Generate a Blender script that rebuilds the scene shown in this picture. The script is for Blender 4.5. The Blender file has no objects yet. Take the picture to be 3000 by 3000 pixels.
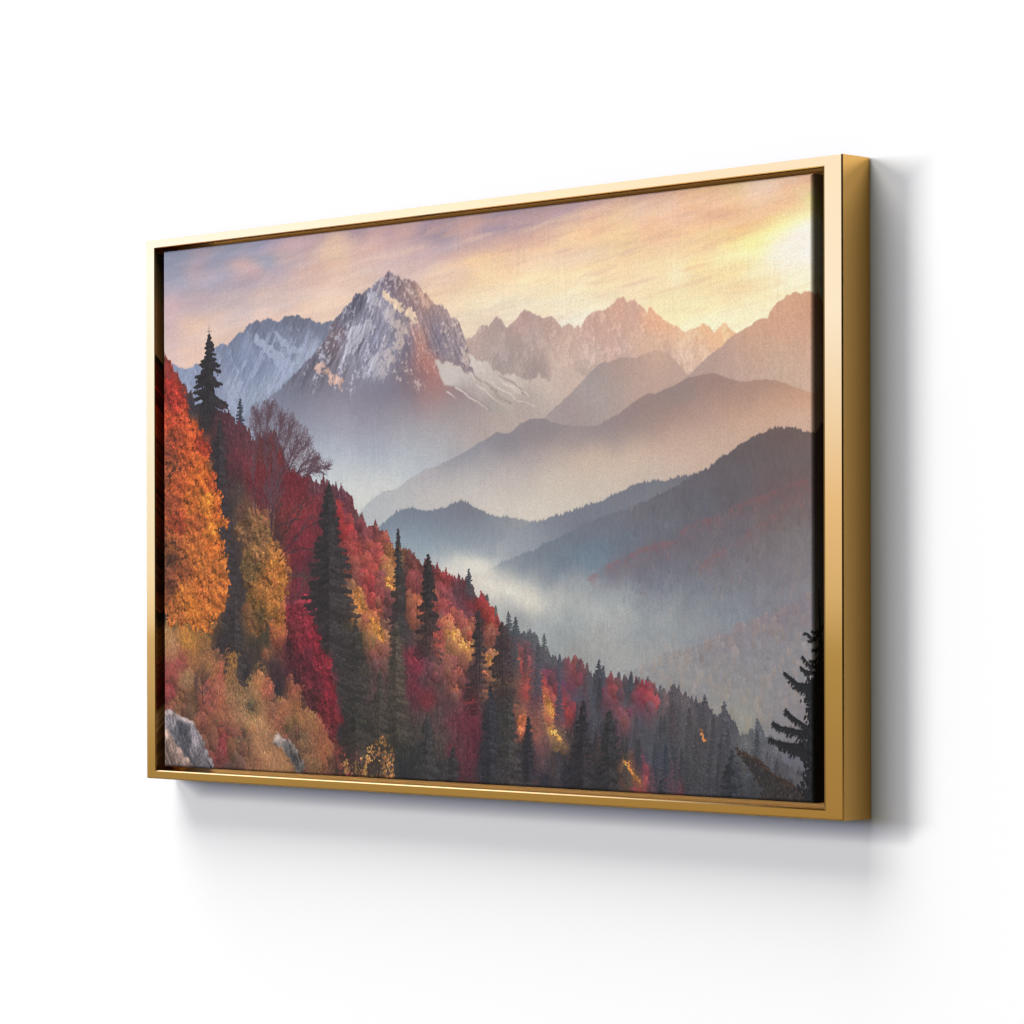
import bpy, bmesh, math
import numpy as np

# ---------------------------------------------------------------- camera, world, lamps, exposure
sc = bpy.context.scene
cam = bpy.data.cameras.new('camera')
co = bpy.data.objects.new('camera', cam)
sc.collection.objects.link(co)
co.location = (2.416436, -2.328658, -0.095865)
co.rotation_mode = 'XYZ'
co.rotation_euler = (math.radians(90), 0.0, 0.795800)
co.rotation_euler = (co.rotation_euler.to_matrix() @ __import__('mathutils').Matrix.Rotation(-0.00213, 3, 'Z')).to_euler()
cam.sensor_width = 36.0
cam.lens = 9666.58 / 3000.0 * 36.0
cam.shift_y = 241.46 / 3000.0
cam.clip_start = 0.05
cam.clip_end = 100.0
sc.camera = co

world = bpy.data.worlds.new('World')
sc.world = world
world.use_nodes = True
wn, wl = world.node_tree.nodes, world.node_tree.links
bg = wn['Background']
wtc = wn.new('ShaderNodeTexCoord')
wsep = wn.new('ShaderNodeSeparateXYZ')
wl.new(wtc.outputs['Generated'], wsep.inputs[0])
wmap = wn.new('ShaderNodeMapRange')
wmap.inputs['From Min'].default_value = -0.16
wmap.inputs['From Max'].default_value = 0.16
wl.new(wsep.outputs['Z'], wmap.inputs['Value'])
wmap.inputs['From Min'].default_value = -0.2
wmap.inputs['From Max'].default_value = 0.8


def smooth_x(a, b):
    m = wn.new('ShaderNodeMapRange')
    m.interpolation_type = 'SMOOTHSTEP'
    m.inputs['From Min'].default_value = a
    m.inputs['From Max'].default_value = b
    wl.new(wsep.outputs['X'], m.inputs['Value'])
    return m.outputs[0]


def stops(lst):
    r = wn.new('ShaderNodeValToRGB')
    wl.new(wmap.outputs[0], r.inputs[0])
    while len(r.color_ramp.elements) > 1:
        r.color_ramp.elements.remove(r.color_ramp.elements[0])
    r.color_ramp.elements[0].position = lst[0][0] + 0.2
    r.color_ramp.elements[0].color = (*lst[0][1], 1)
    for p, c in lst[1:]:
        r.color_ramp.elements.new(p + 0.2).color = (*c, 1)
    return r.outputs[0]


def mix(f, a, b):
    m = wn.new('ShaderNodeMix')
    m.data_type = 'RGBA'
    wl.new(f, m.inputs[0]); wl.new(a, m.inputs[6]); wl.new(b, m.inputs[7])
    return m.outputs[2]


UP, LOW = (.08, .07, .04), (.12, .105, .06)
# surroundings made up for gold to reflect: warm below, bright cool left, dim above
far_left = stops([(-.2, LOW), (-.05, (0.509, 0.501, 0.431)), (-.012, (0.857, 0.913, 1.19)), (-.008, (1.09, 1.28, 2.14)), (.005, (1.21, 1.58, 3.14)), (.045, (1.27, 1.94, 4.87)), (.10, (1.43, 2.28, 6.58)), (.13, (1.4, 1.9, 4.0)), (.18, UP), (.50, UP), (.62, (2.21, 2.78, 5.08)), (.8, (2.21, 2.78, 5.08))])  # high bright patch added so the bottom rail's inner bevel glints
mid_left = stops([(-.2, LOW), (-.065, (0.485, 0.456, 0.376)), (-.045, (0.509, 0.49, 0.423)), (-.018, (0.591, 0.593, 0.517)), (0., (0.887, 0.957, 1.27)), (.027, (1.06, 1.14, 1.73)), (.085, (1.3, 1.87, 4.87)), (.14, (1.32, 1.82, 4.39)), (.18, UP), (.8, UP)])
right = stops([(-.2, (.17, .155, .11)), (-.09, (.38, .34, .26)), (-.045, (.10, .09, .08)), (-.02, (.02, .02, .02)), (.14, (.02, .02, .02)), (.28, (.10, .092, .062)), (.8, (.10, .092, .062))])
plain = stops([(-.2, LOW), (0., (.3, .29, .26)), (.2, UP), (.8, UP)])
reflection_env = mix(smooth_x(-.82, -.92), mix(smooth_x(.10, -.45), right, mix(smooth_x(-.645, -.73), mid_left, far_left)), plain)

wl.new(reflection_env, bg.inputs[0])
bg.inputs[1].default_value = 1.0


def area_lamp(name, loc, target, sx, sy, radiance, colour=(1, 1, 1)):
    li = bpy.data.lights.new(name, 'AREA')
    li.shape = 'RECTANGLE'
    li.size, li.size_y = sx, sy
    li.energy = radiance * sx * sy * math.pi          # watts for this radiance
    li.color = colour
    o = bpy.data.objects.new(name, li)
    sc.collection.objects.link(o)
    from mathutils import Vector
    o.location = loc
    d = Vector(target) - Vector(loc)
    o.rotation_euler = d.to_track_quat('-Z', 'Z').to_euler()
    return o

area_lamp('softbox', (-71., -50., 18.5), (0, 0, 0), 44.0, 8.5, 72.5, (1, .98, .93))
area_lamp('overhead_softbox', (-30., -38., 98.), (0, 0, 0), 84.0, 66.0, 11.5, (1, .982, .945))


sc.view_settings.view_transform = 'Standard'
sc.view_settings.look = 'None'
sc.view_settings.gamma = 1.0
sc.view_settings.exposure = 0.0
sc.view_settings.use_curve_mapping = False
sc.cycles.use_denoising = True
sc.cycles.max_bounces = 10
sc.cycles.caustics_reflective = False


# ---------------------------------------------------------------- helpers
def link(name, bm, mat, parent=None):
    me = bpy.data.meshes.new(name)
    bmesh.ops.recalc_face_normals(bm, faces=bm.faces)
    bm.to_mesh(me)
    bm.free()
    me.materials.append(mat)
    o = bpy.data.objects.new(name, me)
    sc.collection.objects.link(o)
    o.parent = parent
    return o


def material(name):
    m = bpy.data.materials.new(name)
    m.use_nodes = True
    return m, m.node_tree.nodes, m.node_tree.links, m.node_tree.nodes['Principled BSDF']


# ---------------------------------------------------------------- wall
m_wall, n, l, b = material('white_paint')
b.inputs['Base Color'].default_value = (0.80, 0.80, 0.80, 1)
b.inputs['Roughness'].default_value = 0.9
b.inputs['Specular IOR Level'].default_value = 0.1
tc = n.new('ShaderNodeTexCoord'); nz = n.new('ShaderNodeTexNoise'); bp = n.new('ShaderNodeBump')
nz.inputs['Scale'].default_value = 260.0
nz.inputs['Detail'].default_value = 4.0
bp.inputs['Strength'].default_value = 0.03
bp.inputs['Distance'].default_value = 0.001
l.new(tc.outputs['Object'], nz.inputs['Vector']); l.new(nz.outputs[0], bp.inputs['Height']); l.new(bp.outputs[0], b.inputs['Normal'])
bm = bmesh.new()
x0, x1, z0, z1 = -6, 6, -4, 4
f = [bm.verts.new(v) for v in ((x0, 0, z0), (x1, 0, z0), (x1, 0, z1), (x0, 0, z1))]
g = [bm.verts.new(v) for v in ((x0, .12, z0), (x1, .12, z0), (x1, .12, z1), (x0, .12, z1))]
bm.faces.new(f)
bm.faces.new(g[::-1])
for i in range(4):
    bm.faces.new((f[i], f[(i + 1) % 4], g[(i + 1) % 4], g[i]))
wall = link('wall', bm, m_wall)
wall['label'] = 'plain smooth white wall behind the gold framed landscape'
wall['category'] = 'wall'
wall['kind'] = 'structure'

# ---------------------------------------------------------------- picture: an Empty with frame and canvas
pic = bpy.data.objects.new('framed_picture', None)
sc.collection.objects.link(pic)
pic.location = (0, 0, -0.30)
pic['label'] = 'gold floater framed canvas print of autumn mountain landscape hanging on white wall'
pic['category'] = 'framed picture'
bpy.context.view_layer.update()

DEPTH = 0.0396
XL, XR, ZB, ZT = -0.5047, 0.5047, -0.3003, 0.2999
WL, WRT, WTB = 0.0158, 0.0231, 0.0094                   # face widths: near side, far side, top and bottom


def rings(rows, close_last=False):
    """rows of (left, right, bottom, top, y) rectangles joined to a mitred moulding"""
    bm = bmesh.new()
    rs = []
    for (a, b_, c, d, y, *top) in rows:
        yt = top[0] if top else y
        rs.append([bm.verts.new(v) for v in ((a, y, c + 0.30), (b_, y, c + 0.30), (b_, yt, d + 0.30), (a, yt, d + 0.30))])
    for r, s in zip(rs, rs[1:]):
        for i in range(4):
            j = (i + 1) % 4
            bm.faces.new((r[i], r[j], s[j], s[i]))
    return bm, rs


def ins(l_, r_, b_, t_, y):
    return (XL + l_, XR - r_, ZB + b_, ZT - t_, y)


m_gold, n, l, b = material('polished_gold')
b.inputs['Base Color'].default_value = (0.755, 0.43, 0.118, 1)
b.inputs['Metallic'].default_value = 1.0
b.inputs['Roughness'].default_value = 0.03
tc = n.new('ShaderNodeTexCoord'); nz = n.new('ShaderNodeTexNoise'); mr = n.new('ShaderNodeMapRange')
nz.inputs['Scale'].default_value = 35.0
nz.inputs['Detail'].default_value = 3.0
mr.inputs['To Min'].default_value = 0.03 - 0.004
mr.inputs['To Max'].default_value = 0.03 + 0.004
l.new(tc.outputs['Object'], nz.inputs['Vector']); l.new(nz.outputs[0], mr.inputs['Value']); l.new(mr.outputs[0], b.inputs['Roughness'])

D = DEPTH
rows = [ins(0, 0, 0, 0, -0.0008),
        ins(0, 0, 0, 0, -(D - 0.0012)),
        ins(0.0006, 0.0012, 0.0013, 0.0003, -D),
        ins(WL - 0.0010, WRT - 0.0024, WTB - 0.0011, WTB - 0.0008, -D),
        ins(WL, WRT, WTB, WTB, -(D - 0.0010)),
        ins(WL, WRT, WTB, WTB, -0.0060),
        ins(WL + 0.026, WRT + 0.026, WTB + 0.016, WTB + 0.016, -0.0060),              # brushed rebate floor behind the canvas
        ins(WL + 0.026, WRT + 0.026, WTB + 0.016, WTB + 0.016, -0.0008)]
bm, rs = rings(rows)
for i in range(4):
    j = (i + 1) % 4
    bm.faces.new((rs[-1][i], rs[-1][j], rs[0][j], rs[0][i]))
for fc in bm.faces:
    fc.material_index = 1 if all(abs(v.co.y + 0.0060) < 1e-6 for v in fc.verts) else 0
frame = link('frame', bm, m_gold, pic)
m_brush, n, l, b = material('brushed_gold')
b.inputs['Base Color'].default_value = (0.755, 0.43, 0.118, 1)
b.inputs['Metallic'].default_value = 1.0
b.inputs['Roughness'].default_value = 0.6
tc = n.new('ShaderNodeTexCoord'); nz = n.new('ShaderNodeTexNoise'); bp = n.new('ShaderNodeBump')
nz.inputs['Scale'].default_value = 900.0
bp.inputs['Strength'].default_value = 0.3
bp.inputs['Distance'].default_value = 0.0005
l.new(tc.outputs['Object'], nz.inputs['Vector']); l.new(nz.outputs[0], bp.inputs['Height']); l.new(bp.outputs[0], b.inputs['Normal'])
frame.data.materials.append(m_brush)

# canvas: printed front that wraps over soft edges on to the sides
CX0, CX1, CZ = -0.4790, 0.4664, 0.2863
YF, YB, RAD = -(D - 0.0040), -0.0085, 0.0032
rows = []
arc = []
rows.append((CX0, CX1, -CZ, CZ, YB)); arc.append(-(abs(YB - YF) - RAD) - RAD * math.pi / 2 + RAD)
STEPS = 6
for k in range(STEPS + 1):
    t = k / STEPS * math.pi / 2
    o_ = RAD * (1 - math.cos(t)); y = YF + RAD * (1 - math.sin(t))
    rows.append((CX0 + o_, CX1 - o_, -CZ + o_, CZ - o_, y)); arc.append(RAD - RAD * (math.pi / 2 - t))
bm, rs = rings(rows)
bm.faces.new(rs[-1])
bm.faces.new(rs[0][::-1])
canvas = None
uv = bm.loops.layers.uv.new('print')
vx = {}
for r, a in zip(rs, arc):
    for v, (sx, sz) in zip(r, ((-1, -1), (1, -1), (1, 1), (-1, 1))):
        vx[v] = ((CX1 - a) if sx > 0 else (CX0 + a), (CZ - a) * sz)
UW = CX1 - CX0 + 0.012
UH = 2 * CZ
for fc in bm.faces:
    for lp in fc.loops:
        x, z = vx[lp.vert]
        lp[uv].uv = ((x - CX0) / UW, 1 - (CZ - z) / UH)

# ---------------------------------------------------------------- the printed landscape, painted with numpy

def paint_print(D):
    W, H = D['size']
    rng = np.random.default_rng(11)
    YY, XX = np.mgrid[0:H, 0:W].astype(np.float32)

    def vnoise(sx, sy, seed):                       # smooth value noise, cell sx by sy pixels, range -1..1
        r = np.random.default_rng(seed)
        gw, gh = int(W / sx) + 3, int(H / sy) + 3
        g = r.random((gh, gw), dtype=np.float32) * 2 - 1
        xs = np.arange(W, dtype=np.float32) / sx
        ys = np.arange(H, dtype=np.float32) / sy
        xi, yi = xs.astype(int), ys.astype(int)
        fx, fy = xs - xi, ys - yi
        fx = fx * fx * (3 - 2 * fx)
        fy = (fy * fy * (3 - 2 * fy))[:, None]
        a = g[yi][:, xi] * (1 - fx) + g[yi][:, xi + 1] * fx
        b = g[yi + 1][:, xi] * (1 - fx) + g[yi + 1][:, xi + 1] * fx
        return a * (1 - fy) + b * fy

    def fbm(sx, sy, octs, seed, gain=.55):
        t = 0; a = 1.; n = 0.
        for k in range(octs):
            t = t + vnoise(max(sx / 2 ** k, 1.01), max(sy / 2 ** k, 1.01), seed + 17 * k) * a
            n += a; a *= gain
        return t / n * 1.6

    def shift(a, dx, dy):
        return np.roll(np.roll(a, dy, 0), dx, 1)

    def blur(a, r):
        r = int(r)
        if r < 1: return a
        for _ in range(2):
            for ax in (0, 1):
                p = np.pad(a, [(r + 1, r) if i == ax else (0, 0) for i in range(a.ndim)], mode='edge')
                c = np.cumsum(p, ax, dtype=np.float64)
                n = a.shape[ax]
                a = ((np.take(c, np.arange(2 * r + 1, 2 * r + 1 + n), ax) - np.take(c, np.arange(0, n), ax)) / (2 * r + 1)).astype(np.float32)
        return a

    def field(pts, power=2.2, eps=90., sub=6, soft=0, ysc=1.):      # colour field through traced colour samples
        P = np.array(pts, np.float32)
        gx = np.arange(0, W + sub, sub, dtype=np.float32); gy = np.arange(0, H + sub, sub, dtype=np.float32)
        GX, GY = np.meshgrid(gx, gy)
        num = np.zeros(GX.shape + (3,), np.float32); den = np.zeros(GX.shape, np.float32)
        for x, y, r, g, b in P:
            w = 1. / ((GX - x) ** 2 + (ysc * (GY - y)) ** 2 + eps) ** power
            den += w; num += w[..., None] * np.array([r, g, b], np.float32)
        f = num / den[..., None]
        if soft: f = blur(f, soft / sub)
        xs, ys = np.arange(W) / sub, np.arange(H) / sub
        xi, yi = xs.astype(int), ys.astype(int)
        fx = (xs - xi)[None, :, None].astype(np.float32); fy = (ys - yi)[:, None, None].astype(np.float32)
        t = f[yi][:, xi] * (1 - fx) + f[yi][:, xi + 1] * fx
        u = f[yi + 1][:, xi] * (1 - fx) + f[yi + 1][:, xi + 1] * fx
        return t * (1 - fy) + u * fy

    def below(line, rough=0., seed=1, soft=1.2, scale=14., extra=None):   # mask under a ridgeline
        P = np.array(line, np.float32)
        xs = np.arange(W, dtype=np.float32)
        y = np.interp(xs, P[:, 0], P[:, 1], left=P[0, 1] + 4000 * (P[0, 0] > 30), right=P[-1, 1] + 4000 * (P[-1, 0] < W - 60)).astype(np.float32)
        if rough:
            r = np.random.default_rng(seed)
            for k, a in ((1, 1.), (2, .6), (4, .4)):
                m = int(W / scale * k) + 3
                y = y + np.interp(xs, np.arange(m) * scale / k, r.random(m) - .5).astype(np.float32) * rough * a
        if extra is not None: y = y - extra
        return np.clip((YY - y[None, :]) / soft + .5, 0, 1), y

    def poly(P, warp=0., seed=3, soft=0, ws=9.):    # filled outline with a ragged edge
        P = np.array(P, np.float64)
        m = np.zeros((H, W), np.float32)
        y0, y1 = max(0, int(P[:, 1].min())), min(H - 1, int(P[:, 1].max()) + 1)
        Q = np.roll(P, -1, 0)
        for y in range(y0, y1 + 1):
            c = (P[:, 1] <= y) != (Q[:, 1] <= y)
            if not c.any(): continue
            x = np.sort(P[c, 0] + (y - P[c, 1]) * (Q[c, 0] - P[c, 0]) / (Q[c, 1] - P[c, 1]))
            for a, b in zip(x[::2], x[1::2]):
                m[y, max(0, int(round(a))):max(0, int(round(b)))] = 1
        if warp:
            dx = (fbm(ws, ws, 3, seed) * warp).astype(int); dy = (fbm(ws, ws, 3, seed + 5) * warp).astype(int)
            m = m[np.clip(YY.astype(int) + dy, 0, H - 1), np.clip(XX.astype(int) + dx, 0, W - 1)]
        return blur(m, soft) if soft else m

    def over(img, col, m):
        img += (col - img) * m[..., None]

    def dabs(img, x, y, r, ang, asp, col):          # many small leaf or needle shaped touches
        x = np.asarray(x, np.float32); n = len(x)
        y = np.asarray(y, np.float32); r = np.broadcast_to(np.asarray(r, np.float32), n)
        ang = np.broadcast_to(np.asarray(ang, np.float32), n); asp = np.broadcast_to(np.asarray(asp, np.float32), n)
        for s in range(0, n, 15000):
            e = slice(s, min(n, s + 15000))
            R = int(np.ceil((r[e] * np.maximum(asp[e], 1)).max()))
            oy, ox = np.mgrid[-R:R + 1, -R:R + 1]
            oy, ox = oy.ravel(), ox.ravel()
            ix = np.floor(x[e])[:, None] + ox; iy = np.floor(y[e])[:, None] + oy
            dx = ix + .5 - x[e][:, None]; dy = iy + .5 - y[e][:, None]
            c, si = np.cos(ang[e])[:, None], np.sin(ang[e])[:, None]
            u = (dx * c + dy * si) / (r[e] * asp[e])[:, None]; v = (-dx * si + dy * c) / r[e][:, None]
            ok = (u * u + v * v <= 1) & (ix >= 0) & (ix < W) & (iy >= 0) & (iy < H)
            w = np.nonzero(ok)
            img[iy[w].astype(int), ix[w].astype(int)] = col[e][w[0]]

    def stroke(img, pts, w0, w1, col, jit=1.5, seed=0):   # a tapering limb
        r = np.random.default_rng(seed)
        P = np.array(pts, float)
        d = np.r_[0, np.cumsum(np.hypot(*np.diff(P, axis=0).T))]
        n = max(4, int(d[-1] / .8))
        t = np.linspace(0, d[-1], n)
        k = max(3, int(d[-1] / 12))
        x = np.interp(t, d, P[:, 0]) + np.interp(t, np.linspace(0, d[-1], k), (r.random(k) - .5) * jit * 2)
        y = np.interp(t, d, P[:, 1]) + np.interp(t, np.linspace(0, d[-1], k), (r.random(k) - .5) * jit)
        dabs(img, x, y, np.linspace(w0, w1, n), 0, 1, np.array(col)[None] * (.9 + .2 * r.random((n, 1))))
        return x, y

    def conifer(img, x0, y0, x1, y1, hw, col, dens, seed, base, mixdown=.75, light=1.):
        r = np.random.default_rng(seed)
        h = y1 - y0
        vis = min(1., (H - y0) / h)
        col = np.array(col, np.float32)
        th = max(.75, min(2.2, hw / 24))                     # needle touch
        tier = max(2.6, min(12., hw / 4.4))
        X = []; Y = []; R = []; A = []; S = []; C = []; Z = []

        def put(bx, by, t, br, ang, rad, asp):
            bc = base[np.clip(by, 0, H - 1).astype(int), np.clip(bx, 0, W - 1).astype(int)]
            k = (np.clip((t - .40) / .6, 0, 1) * mixdown)
            k = np.broadcast_to(k, bx.shape)[:, None]
            X.append(bx); Y.append(by); R.append(np.broadcast_to(rad, bx.shape)); A.append(np.broadcast_to(ang, bx.shape)); S.append(np.broadcast_to(asp, bx.shape))
            C.append((col * (1 - k) + bc * k) * br[:, None])
        m = int(h * vis / 1.1)                               # dim heart
        ty = np.repeat(np.linspace(.02, vis, m), 4); q_ = len(ty)
        keep = r.random(q_) < (dens if dens < .85 else 1.2) * np.clip((1.08 - ty) / .3, 0, 1)
        ty = ty[keep]; q_ = len(ty)
        put(x0 + (x1 - x0) * ty + r.uniform(-.30, .30, q_) * hw * ty ** .85, y0 + ty * h, ty, .82 + .14 * r.random(q_), 1.57, max(1., hw / 16), 1.6)
        yy = 2.
        while yy < h * vis:
            t = yy / h
            full = hw * t ** .78 * (1. if t < .75 else 1 - .25 * (t - .75))
            for side in (-1, 1):
                for _ in range(2):
                    if r.random() > min(dens, .82): continue
                    ln = full * r.uniform(.38, 1.12) + 1.2
                    n = max(3, int(ln / 1.3))
                    q = np.linspace(.05, 1, n)
                    droop = r.uniform(.02, .52) + .24 * t
                    yb = y0 + yy + r.uniform(-.8, .8) * tier
                    bx = x0 + (x1 - x0) * t + side * q * ln
                    by = yb + ln * droop * (q ** 1.25 - .32 * q ** 4)
                    wd = (1.2 - q) ** .6 * min(tier * .62, 1.0 + ln * .15)
                    lit = .88 + .22 * r.random() * light
                    for lay in range(3 if hw > 14 else 2):
                        k = r.random(n) < (.95 if dens > .8 else .7) * np.clip((1.1 - t) / .25, .25, 1)
                        if not k.any(): continue
                        d = np.abs(r.normal(0, .62, n)) * wd
                        br = lit * (1.07 - .16 * d / (wd + .3)) * (.80 + .40 * r.random(n)) * (1 + .10 * side * light)
                        put(bx[k] + r.normal(0, .5, k.sum()), by[k] + d[k], np.full(k.sum(), t), br[k], side * .55 + r.normal(0, .5, k.sum()), th * (.7 + .5 * r.random(k.sum())), 1.3 + r.random(k.sum()))
            yy += tier * r.uniform(.55, 1.0) * (.45 + .55 * min(1, t * 2.5))
        stroke(img, [(x0, y0 - hw * .10), (x0 + (x1 - x0) * vis, y0 + h * vis * .9)], max(.45, hw / 70), max(.8, hw / 24), col * .9, .5, seed)
        X, Y, R, A, S = map(np.concatenate, (X, Y, R, A, S)); C = np.concatenate(C)
        dabs(img, X, Y, R, A, S, C)

    def spray(img, mask, n, rr, colf, seed, jit=.16, relief=None, rel=0., ang=None, asp=(1., 1.7), sat=0.):
        r = np.random.default_rng(seed)
        ys, xs = np.nonzero(mask > .5)
        k = r.integers(0, len(xs), n)
        x = xs[k] + r.random(n); y = ys[k] + r.random(n)
        c = colf[ys[k], xs[k]] * (1 + r.normal(0, jit, n))[:, None].astype(np.float32)
        if sat:
            c = c * (1 + r.normal(0, sat, (n, 3))).astype(np.float32)
        if relief is not None: c = c * (1 + rel * relief[ys[k], xs[k]])[:, None]
        a = r.random(n) * 3.14 if ang is None else r.normal(ang[0], ang[1], n)
        dabs(img, x, y, rr[0] + (rr[1] - rr[0]) * r.random(n) ** 2, a, asp[0] + (asp[1] - asp[0]) * r.random(n), np.clip(c, 6, 255))

    def rotnoise(al, ac, ang, octs, seed, gain=.6):     # noise drawn out along one direction
        r = np.random.default_rng(seed)
        c, s_ = np.float32(np.cos(ang)), np.float32(np.sin(ang))
        t = 0; a = 1.; n = 0.
        for k in range(octs):
            u = (XX * c + YY * s_) / (al / 2 ** k); v = (-XX * s_ + YY * c) / (ac / 2 ** k)
            g = r.random((256, 256), dtype=np.float32) * 2 - 1
            ui = np.floor(u).astype(np.int32); vi = np.floor(v).astype(np.int32)
            fu = u - ui; fv = v - vi
            fu = fu * fu * (3 - 2 * fu); fv = fv * fv * (3 - 2 * fv)
            q = (g[vi & 255, ui & 255] * (1 - fu) + g[vi & 255, (ui + 1) & 255] * fu) * (1 - fv) + (g[(vi + 1) & 255, ui & 255] * (1 - fu) + g[(vi + 1) & 255, (ui + 1) & 255] * fu) * fv
            t = t + q * a; n += a; a *= gain
        return t / n * 1.6

    # ---- sky
    img = field(D['sky'], 2.0, 300., 6, 13, 2.4)
    wx = rotnoise(150, 40, -.12, 5, 22, .62) * 34; wy = rotnoise(150, 40, -.12, 5, 23, .62) * 12
    img = img[np.clip(YY + wy, 0, H - 1).astype(int), np.clip(XX + wx, 0, W - 1).astype(int)]
    img = blur(img, 3)
    g_ = img.mean(-1, keepdims=True)
    img = (g_ + (img - g_) * (.86 + .14 * XX / W)[..., None]) * np.array([1.012, 1.0, .985], np.float32)
    st = rotnoise(260, 34, -.10, 5, 21); st2 = rotnoise(90, 12, -.16, 4, 31)
    img *= (1 + .030 * st + .020 * st2)[..., None]
    s3 = rotnoise(190, 17, -.13, 5, 24, .62)
    k_ = np.clip((s3 - .12) * 2.2, 0, 1) * np.clip(1.15 - YY / (.30 * H), 0, 1) * np.clip((XX / W - .12) * 3, 0, 1) * np.clip((.97 - XX / W) * 6, .25, 1)
    img += (np.array([214, 172, 160], np.float32) - img) * (k_ * .42)[..., None]
    k_ = np.clip((-s3 - .15) * 2., 0, 1) * np.clip(1.1 - YY / (.36 * H), 0, 1) * np.clip(XX / W * 1.6, 0, 1)
    img += (np.array([247, 216, 178], np.float32) - img) * (k_ * .32)[..., None]
    img += (rotnoise(300, 44, -.12, 5, 41) * 7)[..., None] * np.array([1., .1, -.9], np.float32)

    # ---- mountains
    n1 = fbm(70, 60, 6, 51, .62); n2 = fbm(26, 24, 5, 61, .65); n3 = fbm(8, 7, 3, 71, .75)
    emb2 = (n2 - shift(n2, 4, 3)) + (n3 - shift(n3, 2, 1)) * .8
    gl = rotnoise(85, 19, 2.15, 5, 81, .68)          # gullies falling to the left
    gr = rotnoise(85, 19, .95, 5, 82, .68)           # gullies falling to the right
    gv = rotnoise(60, 22, 1.55, 5, 83, .66)

    def rock(g):
        r_ = 1 - np.abs(g) * 1.7
        e = (g - shift(g, 4, 2)) * 1.6 + (n2 - shift(n2, 3, 2)) * .7 + (n3 - shift(n3, 2, 1)) * .35
        return np.clip(e, -1.4, 1.4), r_

    def layer(line, cols, rough, seed, amp=0., tex=None, soft=1.4, scale=14., power=2.2, extra=None, eps=90., sm=0, ysc=1., sat=1.):
        m, y = below(D[line], rough, seed, soft, scale, extra)
        f = field(D[cols], power, eps, 6, sm, ysc)
        if sat != 1:
            g_ = f.mean(-1, keepdims=True); f = g_ + (f - g_) * sat
        if amp: f = f * (1 + amp * tex)[..., None]
        over(img, f, m)
        return m, f, y

    def flat(c):
        return np.array(c, np.float32) * np.ones((H, W, 1), np.float32)
    el, rl_ = rock(gl * .6 + gr * .55)
    mL, fL, yL = layer('r_left', 'c_left', 7, 1, .13, el, 1.2, 11., sm=12)
    snow = np.zeros((H, W), np.float32)
    for k, P in enumerate(D['p_snow'][:2]): snow = np.maximum(snow, poly(P, 11, 100 + k, 2, 16))
    s1 = np.clip((snow * 1.25 + .75 * gr + .4 * n3 - .5) * 3.5, 0, 1)
    s2 = np.clip((gl * .9 + .5 * n2 + .3 * n3 - .16) * 3.5, 0, 1) * np.clip((YY - yL[None, :] - 14) / 40, 0, 1)
    over(img, flat([160, 171, 199]) * (1 + .08 * el)[..., None], np.maximum(s1 * .95, s2 * .7) * mL)
    er, rr_ = rock(gr * .75 + gv * .45)
    mF, fF, yF = layer('r_far', 'c_far', 6, 2, .06, er, 1.2, 11., sm=14)
    over(img, np.clip(fF * 1.12 + 9, 0, 248), np.clip((gv * .55 + .7 * n2 + .5 * n3 - .25) * 3, 0, 1) * .42 * mF)
    ms = poly(D['p_snowf'], 6, 130, 1, 12)
    f = field(D['c_snowf'], 2.2, 90., 6, 14) * (1 + .022 * er + .03 * (gr > .45))[..., None]
    over(img, f, ms)
    mM, fM, yM = below(D['r_main'], 8, 3, 1.2, 10.), None, None
    mM, yM = mM
    fM = field(D['c_main'], 2.2, 90., 6, 12)
    fS = field(D['c_main'], 2., 400., 6, 40, 2.2)
    top = D['r_main'][16]
    amp = np.clip((top[1] + 265 + .10 * np.abs(XX - top[0]) - YY) / 90, 0, 1)       # bare rock above, forest and mist below
    side = np.clip((XX - top[0]) / 120 + .5, 0, 1)
    gm = gl * (1 - side) + gr * side
    em, rm = rock(gm * .8 + gv * .35)
    fM = fM * amp[..., None] + fS * (1 - amp[..., None])
    fM = fM * (1 + (.24 * em - .02) * amp + .018 * n2 * (1 - amp))[..., None]
    mh = mM * (1 - ms)
    over(img, fM, mh)
    sm_ = np.zeros((H, W), np.float32)
    for k, P in enumerate(D['p_snow'][2:]): sm_ = np.maximum(sm_, poly(P, 12, 110 + k, 3, 14))
    s1 = np.clip((sm_ * 1.1 + .8 * gm + .5 * n2 + .95 * n3 - .44) * 3.6, 0, 1)
    s2 = np.clip((gm * .9 + .5 * n2 + .85 * n3 - .24) * 3.2, 0, 1) * amp * .66
    lowcut = np.clip((top[1] + 285 + 40 * n1 - YY) / 26, 0, 1)
    sn = (np.array([182, 181, 197], np.float32) * (1 - side)[..., None] + np.array([198, 178, 172], np.float32) * side[..., None])
    over(img, sn * (1 + .20 * em)[..., None], np.maximum(s1 * .86, s2 * .85) * mh * lowcut)
    redm = poly(D['p_redrock'], 10, 119, 8, 14)
    over(img, flat([180, 132, 124]) * (1 + .30 * em)[..., None], np.clip(redm * (.36 + .9 * gr + .8 * n3), 0, .55) * mh * np.clip((D['p_redrock'][6][1] + 10 - YY) / 60, 0, 1))
    for k, (P, c) in enumerate(zip(D['p_lit'], ([242, 214, 184], [226, 182, 164], [214, 176, 158]))):
        lm = np.clip((poly(P, 9, 120 + k, 2, 10) * 1.3 + .55 * gr + .55 * n2 + 1.0 * n3 + .4 * gl - (.68, .78, .85)[k]) * 3, 0, 1) * np.clip(poly(P, 9, 120 + k, 5, 10) * 3, 0, 1)
        over(img, flat(c) * (1 + .12 * em)[..., None], lm * mh * (.88, .78, .75)[k])
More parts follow.
